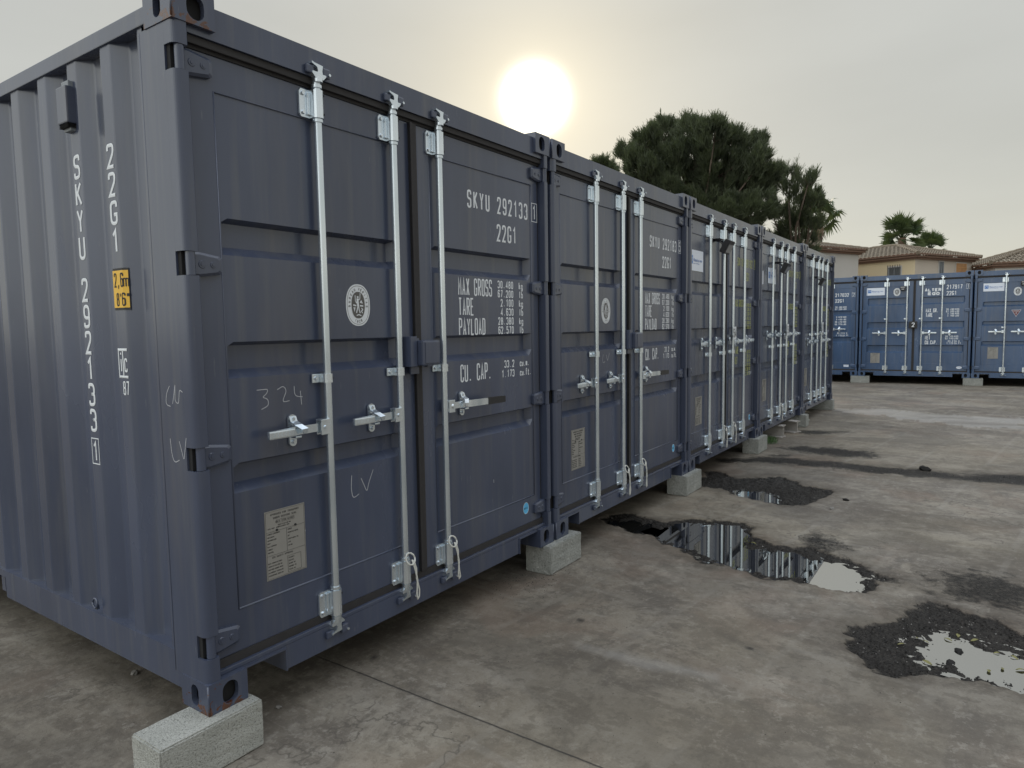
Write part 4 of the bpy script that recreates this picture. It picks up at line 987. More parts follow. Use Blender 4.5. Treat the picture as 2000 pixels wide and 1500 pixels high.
# ------------------------------------------------------------------ ground
PA = [(3.66,0.31),(3.95,0.16),(3.86,-0.19),(4.07,-0.36),(4.19,-0.74),(4.08,-0.84),(3.83,-0.92),(3.71,-1.11),(3.79,-1.29),(3.71,-1.52),(3.58,-1.72),(3.4,-1.87),(3.29,-1.8),(3.08,-1.76),(3.04,-1.66),(3.07,-1.48),(3.02,-1.27),(3.02,-1.16),(3.08,-1.03),(3.08,-0.92),(3.14,-0.78),(3.22,-0.57),(3.34,-0.39),(3.48,-0.26),(3.48,-0.04),(3.54,0.15)]
WA = [(3.59,-0.21),(3.92,-0.3),(4.11,-0.73),(3.94,-0.84),(3.78,-0.89),(3.54,-0.9),(3.58,-1.04),(3.7,-1.24),(3.59,-1.33),(3.57,-1.47),(3.47,-1.66),(3.31,-1.73),(3.1,-1.72),(3.04,-1.6),(3.11,-1.48),(3.18,-1.35),(3.09,-1.24),(3.14,-1.13),(3.1,-1.03),(3.16,-0.89),(3.25,-0.78),(3.32,-0.63),(3.35,-0.49)]
WA2 = [(3.61,0.21),(3.81,0.07),(3.7,-0.22),(3.55,-0.23),(3.52,-0.03)]
PA2 = [(3.96,-1.18),(4.14,-1.28),(4.11,-1.42),(3.79,-1.56),(3.72,-1.45),(3.77,-1.26)]
PB = [(5.88,0.19),(5.91,-0.07),(5.74,-0.21),(6.02,-0.58),(5.85,-0.79),(5.63,-1.13),(5.09,-1.02),(4.95,-1.0),(4.91,-0.81),(4.97,-0.52),(5.18,-0.3),(5.19,-0.05)]
WB = [(5.26,-0.34),(5.31,-0.51),(5.22,-0.69),(4.98,-0.79),(4.93,-0.61),(5.02,-0.45)]
PC = [(2.31,-1.76),(2.44,-1.77),(2.6,-1.84),(2.74,-1.91),(2.93,-1.99),(3.07,-2.12),(3.11,-2.32),(2.97,-2.51),(2.84,-2.67),(2.61,-2.7),(2.31,-2.6),(2.22,-2.48),(2.28,-2.41),(2.2,-2.29),(2.15,-2.17),(2.07,-2.02),(2.12,-1.95),(2.22,-1.83),(2.27,-1.78)]
WC = [(2.5,-2.09),(2.65,-2.16),(2.68,-2.25),(2.57,-2.33),(2.62,-2.45),(2.6,-2.5),(2.52,-2.57),(2.37,-2.49),(2.35,-2.41),(2.36,-2.29),(2.38,-2.2),(2.41,-2.13)]
PD = [(3.65,-2.06),(3.76,-2.2),(3.8,-2.37),(3.82,-2.54),(3.71,-2.69),(3.27,-2.61),(3.21,-2.52),(3.21,-2.37),(3.25,-2.22),(3.3,-2.11),(3.49,-2.09)]
PE = [(6.66,0.29),(6.88,-0.0),(7.13,-0.33),(7.1,-0.58),(7.14,-0.97),(7.1,-1.36),(7.12,-1.73),(7.05,-2.14),(7.21,-2.4),(7.36,-2.66),(7.42,-2.92),(6.89,-2.88),(6.75,-2.64),(6.76,-2.4),(6.69,-2.15),(6.7,-1.76),(6.67,-1.41),(6.72,-1.03),(6.73,-0.65),(6.69,-0.23),(6.43,0.22)]
PF = [(7.89,-0.07),(8.07,-0.38),(8.11,-0.81),(7.95,-1.18),(7.75,-1.41),(7.53,-1.23),(7.5,-0.99),(7.44,-0.58),(7.62,-0.27)]
PG = [(9.34,0.06),(9.52,-0.27),(9.57,-0.68),(9.28,-0.58),(8.99,-0.27),(8.99,-0.06)]
PH = [(7.19,-0.15),(7.49,-0.36),(7.26,-0.47),(7.01,-0.32)]
LA = [(12.36,-0.05),(12.68,-0.84),(12.32,-1.79),(12.43,-2.84),(10.98,-2.79),(10.85,-2.24),(11.06,-1.85),(11.45,-1.19),(12.05,-0.1)]
LB = [(1.59,-0.62),(1.61,-1.02),(1.66,-1.34),(1.6,-1.36),(1.55,-1.05),(1.54,-0.68)]
STAINS = [(0.91,0.11,0.020),(1.84,-0.53,0.022),(1.78,-0.49,0.012),(1.11,-1.43,0.016),(1.99,-1.39,0.018),(1.32,-0.93,0.010)]
def steps(segs):
    a = [segs[0][0]]
    for x0, x1, d in segs:
        n = max(1, int(round((x1-x0)/d))); a += list(np.linspace(x0, x1, n+1)[1:])
    return np.array(a)
gx = steps([(-600, -100, 100), (-100, -10, 10), (-10, -2, 1), (-2, 1.9, 0.035), (1.9, 4.35, 0.014), (4.35, 6.1, 0.02), (6.1, 10, 0.05), (10, 20, 0.15), (20, 60, 4), (60, 600, 60)])
gy = steps([(-600, -100, 100), (-100, -10, 10), (-10, -3, 0.35), (-3, -2.75, 0.03), (-2.75, 0.35, 0.014), (0.35, 0.7, 0.05), (0.7, 2.5, 0.1), (2.5, 10, 0.8), (10, 100, 10), (100, 600, 60)])
XX, YY = np.meshgrid(gx, gy, indexing='ij')
rng = np.random.default_rng(11)
TBL = rng.random((256, 256))
def vnoise(x, y, s):
    x = x*s + 1000.3; y = y*s + 1000.7
    xi = np.floor(x).astype(int); yi = np.floor(y).astype(int); fx = x-xi; fy = y-yi
    fx = fx*fx*(3-2*fx); fy = fy*fy*(3-2*fy)
    g = lambda a, b_: TBL[a % 256, b_ % 256]
    return (g(xi, yi)*(1-fx)+g(xi+1, yi)*fx)*(1-fy) + (g(xi, yi+1)*(1-fx)+g(xi+1, yi+1)*fx)*fy
def fbm(x, y, s, o=4):
    v_ = 0; a = 0.5
    for k in range(o): v_ = v_ + a*vnoise(x, y, s*2**k); a *= 0.5
    return v_/(1-0.5**o)
def sdf(poly):
    P = np.array(poly); n = len(P); d = np.full(XX.shape, 1e9); ins = np.zeros(XX.shape, bool)
    near = (XX > P[:, 0].min()-0.6) & (XX < P[:, 0].max()+0.6) & (YY > P[:, 1].min()-0.6) & (YY < P[:, 1].max()+0.6)
    x = XX[near]; y = YY[near]; dd = np.full(x.shape, 1e9); ii = np.zeros(x.shape, bool)
    for i in range(n):
        a = P[i]; c_ = P[(i+1) % n]; e = c_-a; wx = x-a[0]; wy = y-a[1]
        t_ = np.clip((wx*e[0]+wy*e[1])/(e@e+1e-12), 0, 1)
        dd = np.minimum(dd, np.hypot(wx-e[0]*t_, wy-e[1]*t_))
        cnd = ((a[1] > y) != (c_[1] > y)) & (x < (c_[0]-a[0])*(y-a[1])/(c_[1]-a[1]+1e-12)+a[0]); ii ^= cnd
    d[near] = np.where(ii, -dd, dd); return d
def sst(d, w0, w1): t_ = np.clip((d-w0)/(w1-w0), 0, 1); return t_*t_*(3-2*t_)
nz1 = fbm(XX, YY, 5, 4)-0.5; nz2 = fbm(XX, YY, 22, 3)-0.5; grit = fbm(XX+7, YY-3, 42, 2)-0.5; grit2 = fbm(XX-5, YY+9, 18, 3)-0.5
def hole(poly, amp=0.10): return 1-sst(sdf(poly)+nz1*amp+nz2*amp*0.5, -0.03, 0.035)
deep = np.maximum.reduce([hole(WA, 0.13), hole(WA2, 0.08), hole(WB, 0.12), hole(WC, 0.22)])
outer = np.maximum.reduce([hole(PA, 0.16), hole(PB, 0.18), hole(PC, 0.20)])
def soft(poly, amp, k): return (1-sst(sdf(poly)+nz1*amp+nz2*amp*0.6, -0.16, 0.14))*k
shallow = np.maximum.reduce([soft(PE, 0.22, 0.9), soft(PF, 0.3, 0.85), soft(PG, 0.25, 0.75), soft(PA2, 0.2, 0.95), soft(PD, 0.35, 0.78), soft(PH, 0.25, 0.75)])
pale = np.maximum(hole(LA, 0.5)*0.9, hole(LB, 0.05)*0.5)
stain = np.zeros(XX.shape)
for sx_, sy_, sr_ in STAINS: stain = np.maximum(stain, 1-sst(np.hypot((XX-sx_)*1.0, (YY-sy_)*0.7)/sr_ + nz2*1.2, 0.5, 1.1))
dirt_shade_ = np.clip((1-sst(np.hypot((XX-1.75)/1.15, (YY+0.75)/0.95)+nz1*1.0+nz2*0.3, 0.45, 1.15))*0.85 + (1-sst(XX+nz1*0.8, -0.25, 0.25))*sst(YY+nz1*0.6, 0.2, 0.9)*0.8
    + (1-sst(-YY-0.05+nz1*0.4, -0.1, 0.45))*0.40*(YY < 1.0)*(XX > 0.8) + (1-sst(np.hypot((XX-0.9)/0.9, (YY+1.75)/0.5)+nz1*1.0, 0.5, 1.1))*0.6, 0, 1)  # grime blotches plus painted occlusion shade along the row and left side
def halo_(poly, wd): return 1-sst(sdf(poly)+nz1*0.25+nz2*0.12, -0.02, wd)
damp_ = np.maximum.reduce([halo_(PA, 0.20), halo_(PB, 0.22), halo_(PC, 0.20), halo_(PE, 0.25)*0.6, halo_(PD, 0.25)*0.6])
wear = np.clip(np.maximum(outer, shallow), 0, 1)
ZZ = -0.016*outer - 0.016*deep - 0.004*shallow + (grit*0.018+grit2*0.024)*np.clip(outer, 0, 1) + grit*0.006*shallow
near_ = (np.abs(XX-3) < 8) & (np.abs(YY+1) < 4)
ZZ = ZZ + np.where(near_, (fbm(XX, YY, 1.3, 3)-0.5)*0.006, 0)
under = (YY > 0.3) & (YY < 6); ZZ = np.where(under, np.minimum(ZZ, 0.001), ZZ)
nx_, ny_ = XX.shape
me = bpy.data.meshes.new('ground')
co_ = np.stack([XX, YY, ZZ], -1).reshape(-1, 3).astype(np.float32)
idx = np.arange(nx_*ny_).reshape(nx_, ny_)
fc = np.stack([idx[:-1, :-1], idx[1:, :-1], idx[1:, 1:], idx[:-1, 1:]], -1).reshape(-1, 4)
me.vertices.add(len(co_)); me.vertices.foreach_set('co', co_.ravel())
me.loops.add(fc.size); me.loops.foreach_set('vertex_index', fc.ravel().astype(np.int32))
me.polygons.add(len(fc)); me.polygons.foreach_set('loop_start', np.arange(0, fc.size, 4, dtype=np.int32)); me.polygons.foreach_set('loop_total', np.full(len(fc), 4, np.int32))
me.polygons.foreach_set('use_smooth', np.ones(len(fc), bool)); me.update()
for nm_, arr in (('wear', wear), ('pale', pale), ('stain', stain), ('dirt_shade', dirt_shade_), ('damp', damp_)):
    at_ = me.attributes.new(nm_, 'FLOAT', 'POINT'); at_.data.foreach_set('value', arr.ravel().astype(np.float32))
m_, t, b = mat('worn_concrete')
geo = t.nodes.new('ShaderNodeNewGeometry'); P_ = geo.outputs['Position']
def attr(nm_):
    a = t.nodes.new('ShaderNodeAttribute'); a.attribute_name = nm_; return a.outputs['Fac']
nA = noise(t, P_, 0.7, 11, 0.62, 0.3); nB = noise(t, mapping(t, P_, (3.0, 0.7, 1), (0, 0, 0.12)), 1.0, 11, 0.63, 0.5); nC = noise(t, P_, 4.5, 7, 0.72, 0.3); nD = noise(t, P_, 90, 3, 0.7)
nE = noise(t, mapping(t, P_, (1.3, 2.4, 1), (0, 0, -0.25)), 1.0, 11, 0.66, 0.6)
c = mix(t, ramp(t, nA, [(0.34, 0.0), (0.64, 1.0)]), (0.070, 0.061, 0.050), (0.190, 0.170, 0.138))
c = mix(t, ramp(t, nB, [(0.51, 0.0), (0.58, 0.60)]), c, (0.215, 0.197, 0.163))
c = mix(t, ramp(t, nB, [(0.36, 0.70), (0.47, 0.0)]), c, (0.066, 0.061, 0.057))
c = mix(t, ramp(t, nE, [(0.51, 0.0), (0.58, 0.72)]), c, (0.062, 0.055, 0.049))
c = mix(t, ramp(t, nC, [(0.54, 0.0), (0.66, 0.50)]), c, (0.250, 0.236, 0.205))
c = mix(t, ramp(t, nC, [(0.34, 0.65), (0.46, 0.0)]), c, (0.052, 0.049, 0.046))
nG = noise(t, P_, 26, 6, 0.8); nF = noise(t, mapping(t, P_, (20, 3.2, 1), (0, 0, 0.18)), 1.0, 7, 0.78, 0.8)                # trowel and tyre scuffs
c = mix(t, ramp(t, nF, [(0.56, 0.0), (0.68, 0.40)]), c, (0.260, 0.248, 0.220))
c = mix(t, ramp(t, nF, [(0.32, 0.40), (0.44, 0.0)]), c, (0.060, 0.055, 0.050))
c = mix(t, ramp(t, nG, [(0.52, 0.0), (0.66, 0.38)]), c, (0.250, 0.235, 0.200)); c = mix(t, ramp(t, nG, [(0.34, 0.45), (0.47, 0.0)]), c, (0.046, 0.042, 0.038))
nH = noise(t, P_, 2.1, 13, 0.68, 0.25); nI = noise(t, mapping(t, P_, (6.5, 3.5, 1), (0, 0, 0.3)), 1.0, 12, 0.70, 0.2); nJ = noise(t, P_, 13, 8, 0.75, 0.1)
c = mix(t, ramp(t, nH, [(0.525, 0.0), (0.545, 0.34)]), c, (0.245, 0.225, 0.190))
c = mix(t, ramp(t, nI, [(0.43, 0.55), (0.455, 0.0)]), c, (0.056, 0.049, 0.042))
c = mix(t, ramp(t, nH, [(0.42, 0.50), (0.445, 0.0)]), c, (0.080, 0.068, 0.057))
c = mix(t, ramp(t, nJ, [(0.56, 0.0), (0.60, 0.40)]), c, (0.275, 0.258, 0.225)); c = mix(t, ramp(t, nJ, [(0.40, 0.42), (0.44, 0.0)]), c, (0.050, 0.046, 0.041))
nR = noise(t, P_, 0.9, 5, 0.6, 1.0)
c = mix(t, ramp(t, nR, [(0.54, 0.0), (0.66, 0.42)]), c, (0.150, 0.100, 0.072))          # rusty blush
nY = noise(t, P_, 0.35, 4, 0.6, 0.5)
c = mix(t, ramp(t, nY, [(0.50, 0.0), (0.62, 0.26)]), c, (0.175, 0.150, 0.095))          # yellowish algae
c = mix(t, ramp(t, nD, [(0.25, 0.45), (0.45, 0.0)]), c, (0.030, 0.029, 0.028)); c = mix(t, ramp(t, nD, [(0.60, 0.0), (0.74, 0.40)]), c, (0.31, 0.30, 0.27))
# old formwork ghost lines
br_ = t.nodes.new('ShaderNodeTexBrick'); br_.inputs['Scale'].default_value = 1.0; br_.inputs['Brick Width'].default_value = 1.15; br_.inputs['Row Height'].default_value = 0.62
br_.inputs['Mortar Size'].default_value = 0.028; br_.inputs['Mortar Smooth'].default_value = 0.6; br_.offset = 0.37; lk(t, mapping(t, P_, (1, 1, 1), (0, 0, 0.14)), br_.inputs['Vector'])
c = mix(t, mth(t, 'MULTIPLY', br_.outputs['Fac'], mth(t, 'MULTIPLY', ramp(t, nA, [(0.42, 0.0), (0.56, 1.0)]), 0.26)), c, (0.250, 0.238, 0.212))
vc = t.nodes.new('ShaderNodeTexVoronoi'); vc.feature = 'DISTANCE_TO_EDGE'; vc.inputs['Scale'].default_value = 0.42
wv_ = t.nodes.new('ShaderNodeVectorMath'); wv_.operation = 'ADD'; lk(t, P_, wv_.inputs[0]); nvc = t.nodes.new('ShaderNodeTexNoise'); nvc.inputs['Scale'].default_value = 2.5; nvc.inputs['Detail'].default_value = 6; lk(t, P_, nvc.inputs['Vector']); lk(t, nvc.outputs['Color'], wv_.inputs[1]); lk(t, wv_.outputs[0], vc.inputs['Vector'])
crk = mth(t, 'MULTIPLY', ramp(t, vc.outputs['Distance'], [(0.0010, 1.0), (0.0035, 0.0)]), ramp(t, nA, [(0.46, 0.0), (0.52, 0.8)]))
c = mix(t, crk, c, (0.030, 0.028, 0.026))
dirt_shade = mth(t, 'MULTIPLY', attr('dirt_shade'), 0.62)  # grime and container shade, both darkened into the slab colour
c = mix(t, dirt_shade, c, mix(t, 1.0, c, (0.52, 0.49, 0.44), 'MULTIPLY'))
c = mix(t, mth(t, 'MULTIPLY', attr('pale'), 0.55), c, (0.31, 0.31, 0.30))
# saw-cut joint in front of the first container
sx = t.nodes.new('ShaderNodeSeparateXYZ'); lk(t, P_, sx.inputs[0])
jl = mth(t, 'ABSOLUTE', mth(t, 'ADD', mth(t, 'ADD', sx.outputs[0], mth(t, 'MULTIPLY', noise(t, P_, 25, 3), 0.006)), -0.778))
jm = mth(t, 'MULTIPLY', ramp(t, jl, [(0.0022, 1.0), (0.0050, 0.0)]), mth(t, 'LESS_THAN', sx.outputs[1], 1.2))
nK = noise(t, mapping(t, P_, (1.2, 0.75, 1), (0, 0, 0.4)), 1.0, 9, 0.60, 0.5); c = mix(t, ramp(t, nK, [(0.50, 0.0), (0.56, 0.75)]), c, mix(t, 1.0, c, (0.56, 0.56, 0.56), 'MULTIPLY'))
c = mix(t, 0.12, c, (0.53, 0.455, 0.365)); c = mix(t, mth(t, 'MULTIPLY', attr('damp'), 0.75), c, mix(t, 1.0, c, (0.50, 0.47, 0.44), 'MULTIPLY')); c = mix(t, jm, c, (0.022, 0.021, 0.02))
# broken, gravelly, damp areas
wr = mth(t, 'ADD', attr('wear'), mth(t, 'MULTIPLY', mth(t, 'ADD', noise(t, P_, 22, 7, 0.8), -0.5), 1.5))
wm = ramp(t, wr, [(0.34, 0.0), (0.52, 0.55), (0.78, 1.0)])
vo = t.nodes.new('ShaderNodeTexVoronoi'); vo.inputs['Scale'].default_value = 75; lk(t, P_, vo.inputs['Vector'])
gcol = ramp(t, noise(t, P_, 60, 4, 0.75), [(0.30, (0.007, 0.006, 0.006)), (0.52, (0.018, 0.016, 0.014)), (0.64, (0.050, 0.044, 0.038)), (0.76, (0.15, 0.135, 0.115))])
gcol = mix(t, 0.45, gcol, ramp(t, vo.outputs['Distance'], [(0.0, 0.040), (0.5, 0.008)]))
c = mix(t, mth(t, 'MULTIPLY', wm, 0.93), c, gcol)
c = mix(t, mth(t, 'MULTIPLY', attr('stain'), 0.85), c, (0.022, 0.020, 0.018))
lk(t, ramp(t, wm, [(0.0, 0.30), (1.0, 0.12)]), b.inputs['Specular IOR Level'])
lk(t, c, b.inputs['Base Color'])
damp = noise(t, P_, 0.8, 4, 0.6)
rr = mth(t, 'ADD', mth(t, 'MULTIPLY', ramp(t, damp, [(0.35, 0.0), (0.65, 1.0)]), 0.25), 0.60)
rr = mth(t, 'ADD', rr, mth(t, 'MULTIPLY', wm, -0.22)); lk(t, rr, b.inputs['Roughness'])
hh = mth(t, 'ADD', mth(t, 'MULTIPLY', nC, 0.5), mth(t, 'MULTIPLY', nD, 0.22))
hh = mth(t, 'ADD', hh, mth(t, 'MULTIPLY', wm, mth(t, 'MULTIPLY', vo.outputs['Distance'], -1.3)))
hh = mth(t, 'ADD', hh, mth(t, 'MULTIPLY', jm, -0.8))
bump(t, b, hh, 0.55, 0.012)
me.materials.append(m_)
gr = bpy.data.objects.new('ground', me); COL.objects.link(gr); prop(gr, None, None, None, 'structure')
# water standing in the potholes
m_, t, b = mat('puddle_water')
b.inputs['Base Color'].default_value = (0.012, 0.012, 0.011, 1); b.inputs['Roughness'].default_value = 0.015; b.inputs['IOR'].default_value = 1.333
gl = t.nodes.new('ShaderNodeBsdfGlossy'); gl.inputs['Roughness'].default_value = 0.01; gl.inputs['Color'].default_value = (0.95, 0.96, 0.95, 1)
lw = t.nodes.new('ShaderNodeFresnel'); lw.inputs['IOR'].default_value = 6.0
mxs = t.nodes.new('ShaderNodeMixShader'); lk(t, lw.outputs[0], mxs.inputs[0]); lk(t, b.outputs[0], mxs.inputs[1]); lk(t, gl.outputs[0], mxs.inputs[2])
co = t.nodes.new('ShaderNodeNewGeometry'); bn = t.nodes.new('ShaderNodeBump'); bn.inputs['Strength'].default_value = 0.02; bn.inputs['Distance'].default_value = 0.002
lk(t, noise(t, co.outputs['Position'], 14, 2), bn.inputs['Height']); lk(t, bn.outputs[0], gl.inputs['Normal'])
lk(t, mxs.outputs[0], t.nodes['Material Output'].inputs['Surface']); WATER = m_
WL = -0.0195
for poly, grow in ((WA, 0.10), (WA2, 0.08), (WB, 0.08), (WC, 0.14)):
    P = np.array(poly); cx, cy = P.mean(0); n = len(P)
    nv = []
    area = sum(P[i][0]*P[(i+1) % n][1]-P[(i+1) % n][0]*P[i][1] for i in range(n))
    for i in range(n):
        e = P[(i+1) % n]-P[i-1]; q = np.array([e[1], -e[0]])*(1 if area > 0 else -1); q /= np.linalg.norm(q); nv.append((P[i][0]+q[0]*grow, P[i][1]+q[1]*grow, 0))
    bm = bmesh.new(); fv = bm.faces.new([bm.verts.new(p) for p in nv]); bmesh.ops.triangulate(bm, faces=[fv])
    mb = MB(); mb.bm(bm, WATER); o = obj('puddle', mb, None, (0, 0, WL)); prop(o, None, None, None, 'structure')
    if o.data.polygons[0].normal.z < 0: o.data.flip_normals()
# loose gravel
ICO = None
def stones_mesh(items, mts, name):
    mb = MB(); rnd = random.Random(4)
    base_ = [Vector(v_) for v_ in ((1, 0, 0), (-1, 0, 0), (0, 1, 0), (0, -1, 0), (0, 0, 1), (0, 0, -1))]
    F8 = [(0, 2, 4), (2, 1, 4), (1, 3, 4), (3, 0, 4), (2, 0, 5), (1, 2, 5), (3, 1, 5), (0, 3, 5)]
    for (x, y, z, s_) in items:
        rz = rnd.random()*6.28; k = [rnd.uniform(0.6, 1.3) for _ in range(6)]
        vs = []
        for i, v_ in enumerate(base_):
            p = Vector((v_.x*k[i], v_.y*k[i]*0.8, v_.z*0.55*k[i])); p = Matrix.Rotation(rz, 3, 'Z') @ Matrix.Rotation(rnd.uniform(-.3, .3), 3, 'X') @ p
            vs.append((x+p.x*s_, y+p.y*s_, z+p.z*s_))
        mb.add(vs, F8, mts[0] if rnd.random() < 0.88 else mts[1])
    me_ = mb.mesh(name); return me_
STD = simple('dark_stone', (0.020, 0.019, 0.018), 0.7, 0, 60, 0.4); STD.node_tree.nodes['Principled BSDF'].inputs['Specular IOR Level'].default_value = 0.15
STP = simple('pale_stone', (0.20, 0.19, 0.175), 0.8, 0, 60, 0.25)
from bisect import bisect
def zat(x, y):
    i = min(max(int(np.searchsorted(gx, x))-1, 0), nx_-2); j = min(max(int(np.searchsorted(gy, y))-1, 0), ny_-2)
    return float(ZZ[i, j]), float(wear[i, j])
items = []; rnd = random.Random(21)
for (bx0, bx1, by0, by1, cnt) in ((2.95, 4.3, -2.0, 0.35, 3000), (4.85, 6.1, -1.2, 0.25, 1400), (2.0, 3.2, -2.8, -1.7, 3000), (6.3, 7.5, -2.9, 0.3, 1200)):
    for _ in range(cnt):
        x, y = rnd.uniform(bx0, bx1), rnd.uniform(by0, by1); z, wv_ = zat(x, y)
        if wv_ > rnd.uniform(0.25, 0.9): s_ = rnd.uniform(0.0025, 0.0065)*(1.6 if rnd.random() < 0.06 else 1); items.append((x, y, z+s_*0.25, s_))
for _ in range(700):                          # grit scattered over the slab
    x, y = rnd.uniform(-1.2, 9), rnd.uniform(-3, 0.9); z, _w = zat(x, y); items.append((x, y, z+0.001, rnd.uniform(0.0012, 0.0032)))
for _ in range(260):                          # chips near the second block
    x, y = rnd.gauss(2.15, 0.16), rnd.gauss(0.0, 0.10); z, _w = zat(x, y); items.append((x, y, z+0.001, rnd.uniform(0.0015, 0.004)))
o = obj('gravel', stones_mesh(items, (STD, STP), 'gravel')); prop(o, 'fine loose gravel and grit lying in the potholes and over the slab', 'gravel', None, 'stuff')
def stone(x, y, s_, mt, label):
    mb = MB(); bm = bmesh.new(); bmesh.ops.create_icosphere(bm, subdivisions=2, radius=1)
    for v_ in bm.verts: v_.co *= 1 + mnoise.noise(v_.co*1.4+Vector((x*9, y*7, 0)))*0.5; v_.co = Vector((v_.co.x*s_*1.2, v_.co.y*s_*0.8, v_.co.z*s_*0.6))
    mb.bm(bm, mt); z, _w = zat(x, y); o = obj('stone', mb, None, (x, y, z+s_*0.35), (0, 0, x*5)); prop(o, label, 'stone', 'loose stones on the concrete')
stone(7.11, -1.8, 0.050, STD, 'black lump lying on the dark strip across the yard')
stone(5.31, -1.31, 0.022, STD, 'small black stone on clean concrete beyond the middle potholes')
stone(4.94, -1.26, 0.020, STP, 'white chip on clean concrete right of the far pothole')
stone(2.55, -2.24, 0.026, STD, 'black stone standing in the puddle at the right edge')
stone(2.39, -2.21, 0.022, STD, 'flat dark stone at the near rim of the puddle at the right edge')
stone(0.19, 0.94, 0.018, STP, 'pale pebble beside the bottom rail on the left side of the nearest container')
stone(0.38, 0.12, 0.012, STP, 'pale pebble just right of the porous block')
m_, t, b = mat('dry_leaf'); b.inputs['Base Color'].default_value = (0.17, 0.16, 0.055, 1); b.inputs['Roughness'].default_value = 0.7; LEAF = m_
leafm = None
def leaf_mesh():
    mb = MB(); vs = []; n = 6
    for i in range(n+1):
        s_ = i/n; w_ = 0.011*math.sin(PI*s_)**0.8; x = (s_-0.5)*0.055; z = 0.004*math.sin(PI*s_*1.4)+0.002
        vs += [(x, -w_, z+0.003), (x, 0, z), (x, w_, z+0.004)]
    fs = [(3*i+k, 3*i+3+k, 3*i+4+k, 3*i+1+k) for i in range(n) for k in (0, 1)]
    mb.add(vs, fs, LEAF); return mb
lm = leaf_mesh().mesh('fallen_leaf')
for i, (x, y) in enumerate([(2.58,-2.06),(2.45,-2.0),(2.66,-2.19),(2.73,-2.23),(2.62,-2.39),(2.61,-2.46),(2.39,-2.36),(2.48,-2.48),(2.56,-2.1),(2.45,-2.41),(2.70,-2.30),(2.33,-2.12)]):
    z, _w = zat(x, y); o = obj('fallen_leaf', lm, None, (x, y, max(z, WL)+0.002), (0.2*math.sin(i*3), 0.15*math.cos(i*5), i*2.1)); o.scale = (0.55+0.10*(i % 4),)*3
    prop(o, 'yellowish fallen leaf in the gravelly puddle at the right edge', 'leaf', 'leaves in the puddle at the right edge')
o = obj('fallen_leaf', lm, None, (3.67, -0.94, -0.008), (0.1, 0, 1.2)); o.scale = (1.3,)*3; prop(o, 'single yellow leaf on the rim of the long middle puddle', 'leaf')

# weed beside the block, debris under the fourth container
m_, t, b = mat('weed_green'); b.inputs['Base Color'].default_value = (0.045, 0.10, 0.025, 1); b.inputs['Roughness'].default_value = 0.6; WEED = m_
mb = MB(); rnd = random.Random(2)
for i in range(240):
    a = rnd.random()*6.28; rr_ = rnd.random()**0.6*0.17; x, y = rr_*math.cos(a)*1.3, rr_*math.sin(a)*0.8; h = rnd.uniform(0.03, 0.10)*(1.2-rr_*3); dx, dy = rnd.uniform(-.04, .04), rnd.uniform(-.04, .04); w_ = 0.006
    mb.add([(x-w_, y, 0), (x+w_, y, 0), (x+dx*0.6+w_, y+dy*0.6, h*0.7), (x+dx, y+dy, h), (x+dx*0.6-w_, y+dy*0.6+0.003, h*0.7)], [(0, 1, 2, 3, 4)], WEED)
o = obj('weed_plant', mb, None, (8.10, 0.08, 0)); prop(o, 'low green weed growing beside a concrete block under the dark row', 'weed')
mb = MB()
mb.prism([(-0.09, 0), (0.09, 0), (0.09, 0.012), (0.008, 0.018), (0.008, 0.150), (0.07, 0.158), (0.07, 0.168), (-0.07, 0.168), (-0.07, 0.158), (-0.008, 0.150), (-0.008, 0.018), (-0.09, 0.012)], 'x', -0.22, 0.22, simple('painted_steel_offcut', (0.33, 0.31, 0.29), 0.6, 0, 9, 0.3))
o = obj('steel_beam', mb, None, (9.20, 0.12, 0.004), (0, 0, 1.2)); prop(o, 'short pale steel beam offcut standing under the fourth container', 'steel beam', 'props under the fourth container')
o = obj('steel_beam', mb.mesh('steel_beam'), None, (8.62, 0.20, 0.004), (0, 0, 1.45)); prop(o, 'leaning steel beam offcut close to the green weed', 'steel beam', 'props under the fourth container')
stone(8.9, 0.25, 0.12, CONS, 'broken lump of concrete between the two steel offcuts')
stone(10.35, 0.06, 0.055, CONP, 'white lump on the ground behind the narrow block')

# ------------------------------------------------------------------ houses
m_, t, b = mat('roof_tiles'); TILE = m_
co = t.nodes.new('ShaderNodeTexCoord'); n1 = noise(t, co.outputs['Object'], 3.5, 5, 0.7); n2 = noise(t, co.outputs['Object'], 14, 3)
c = mix(t, n1, (0.12, 0.095, 0.065), (0.25, 0.205, 0.15)); c = mix(t, ramp(t, n2, [(0.5, 0.0), (0.75, 0.6)]), c, (0.32, 0.28, 0.22)); lk(t, c, b.inputs['Base Color']); b.inputs['Roughness'].default_value = 0.9
TERRA = simple('terracotta_eaves', (0.20, 0.125, 0.09), 0.9, 0, 5, 0.25)
CREAM = simple('cream_render', (0.62, 0.52, 0.35), 0.95, 0, 1.2, 0.07); OFFW = simple('white_render', (0.52, 0.50, 0.47), 0.95, 0, 1.2, 0.06)
PALER = simple('beige_render', (0.52, 0.46, 0.39), 0.95, 0, 1.0, 0.06)
WOOD = simple('pine_shutter', (0.48, 0.26, 0.11), 0.7, 0, 8, 0.15); GLS = simple('window_glass', (0.12, 0.13, 0.135), 0.1); IRON = simple('iron_bars', (0.10, 0.10, 0.105), 0.6)
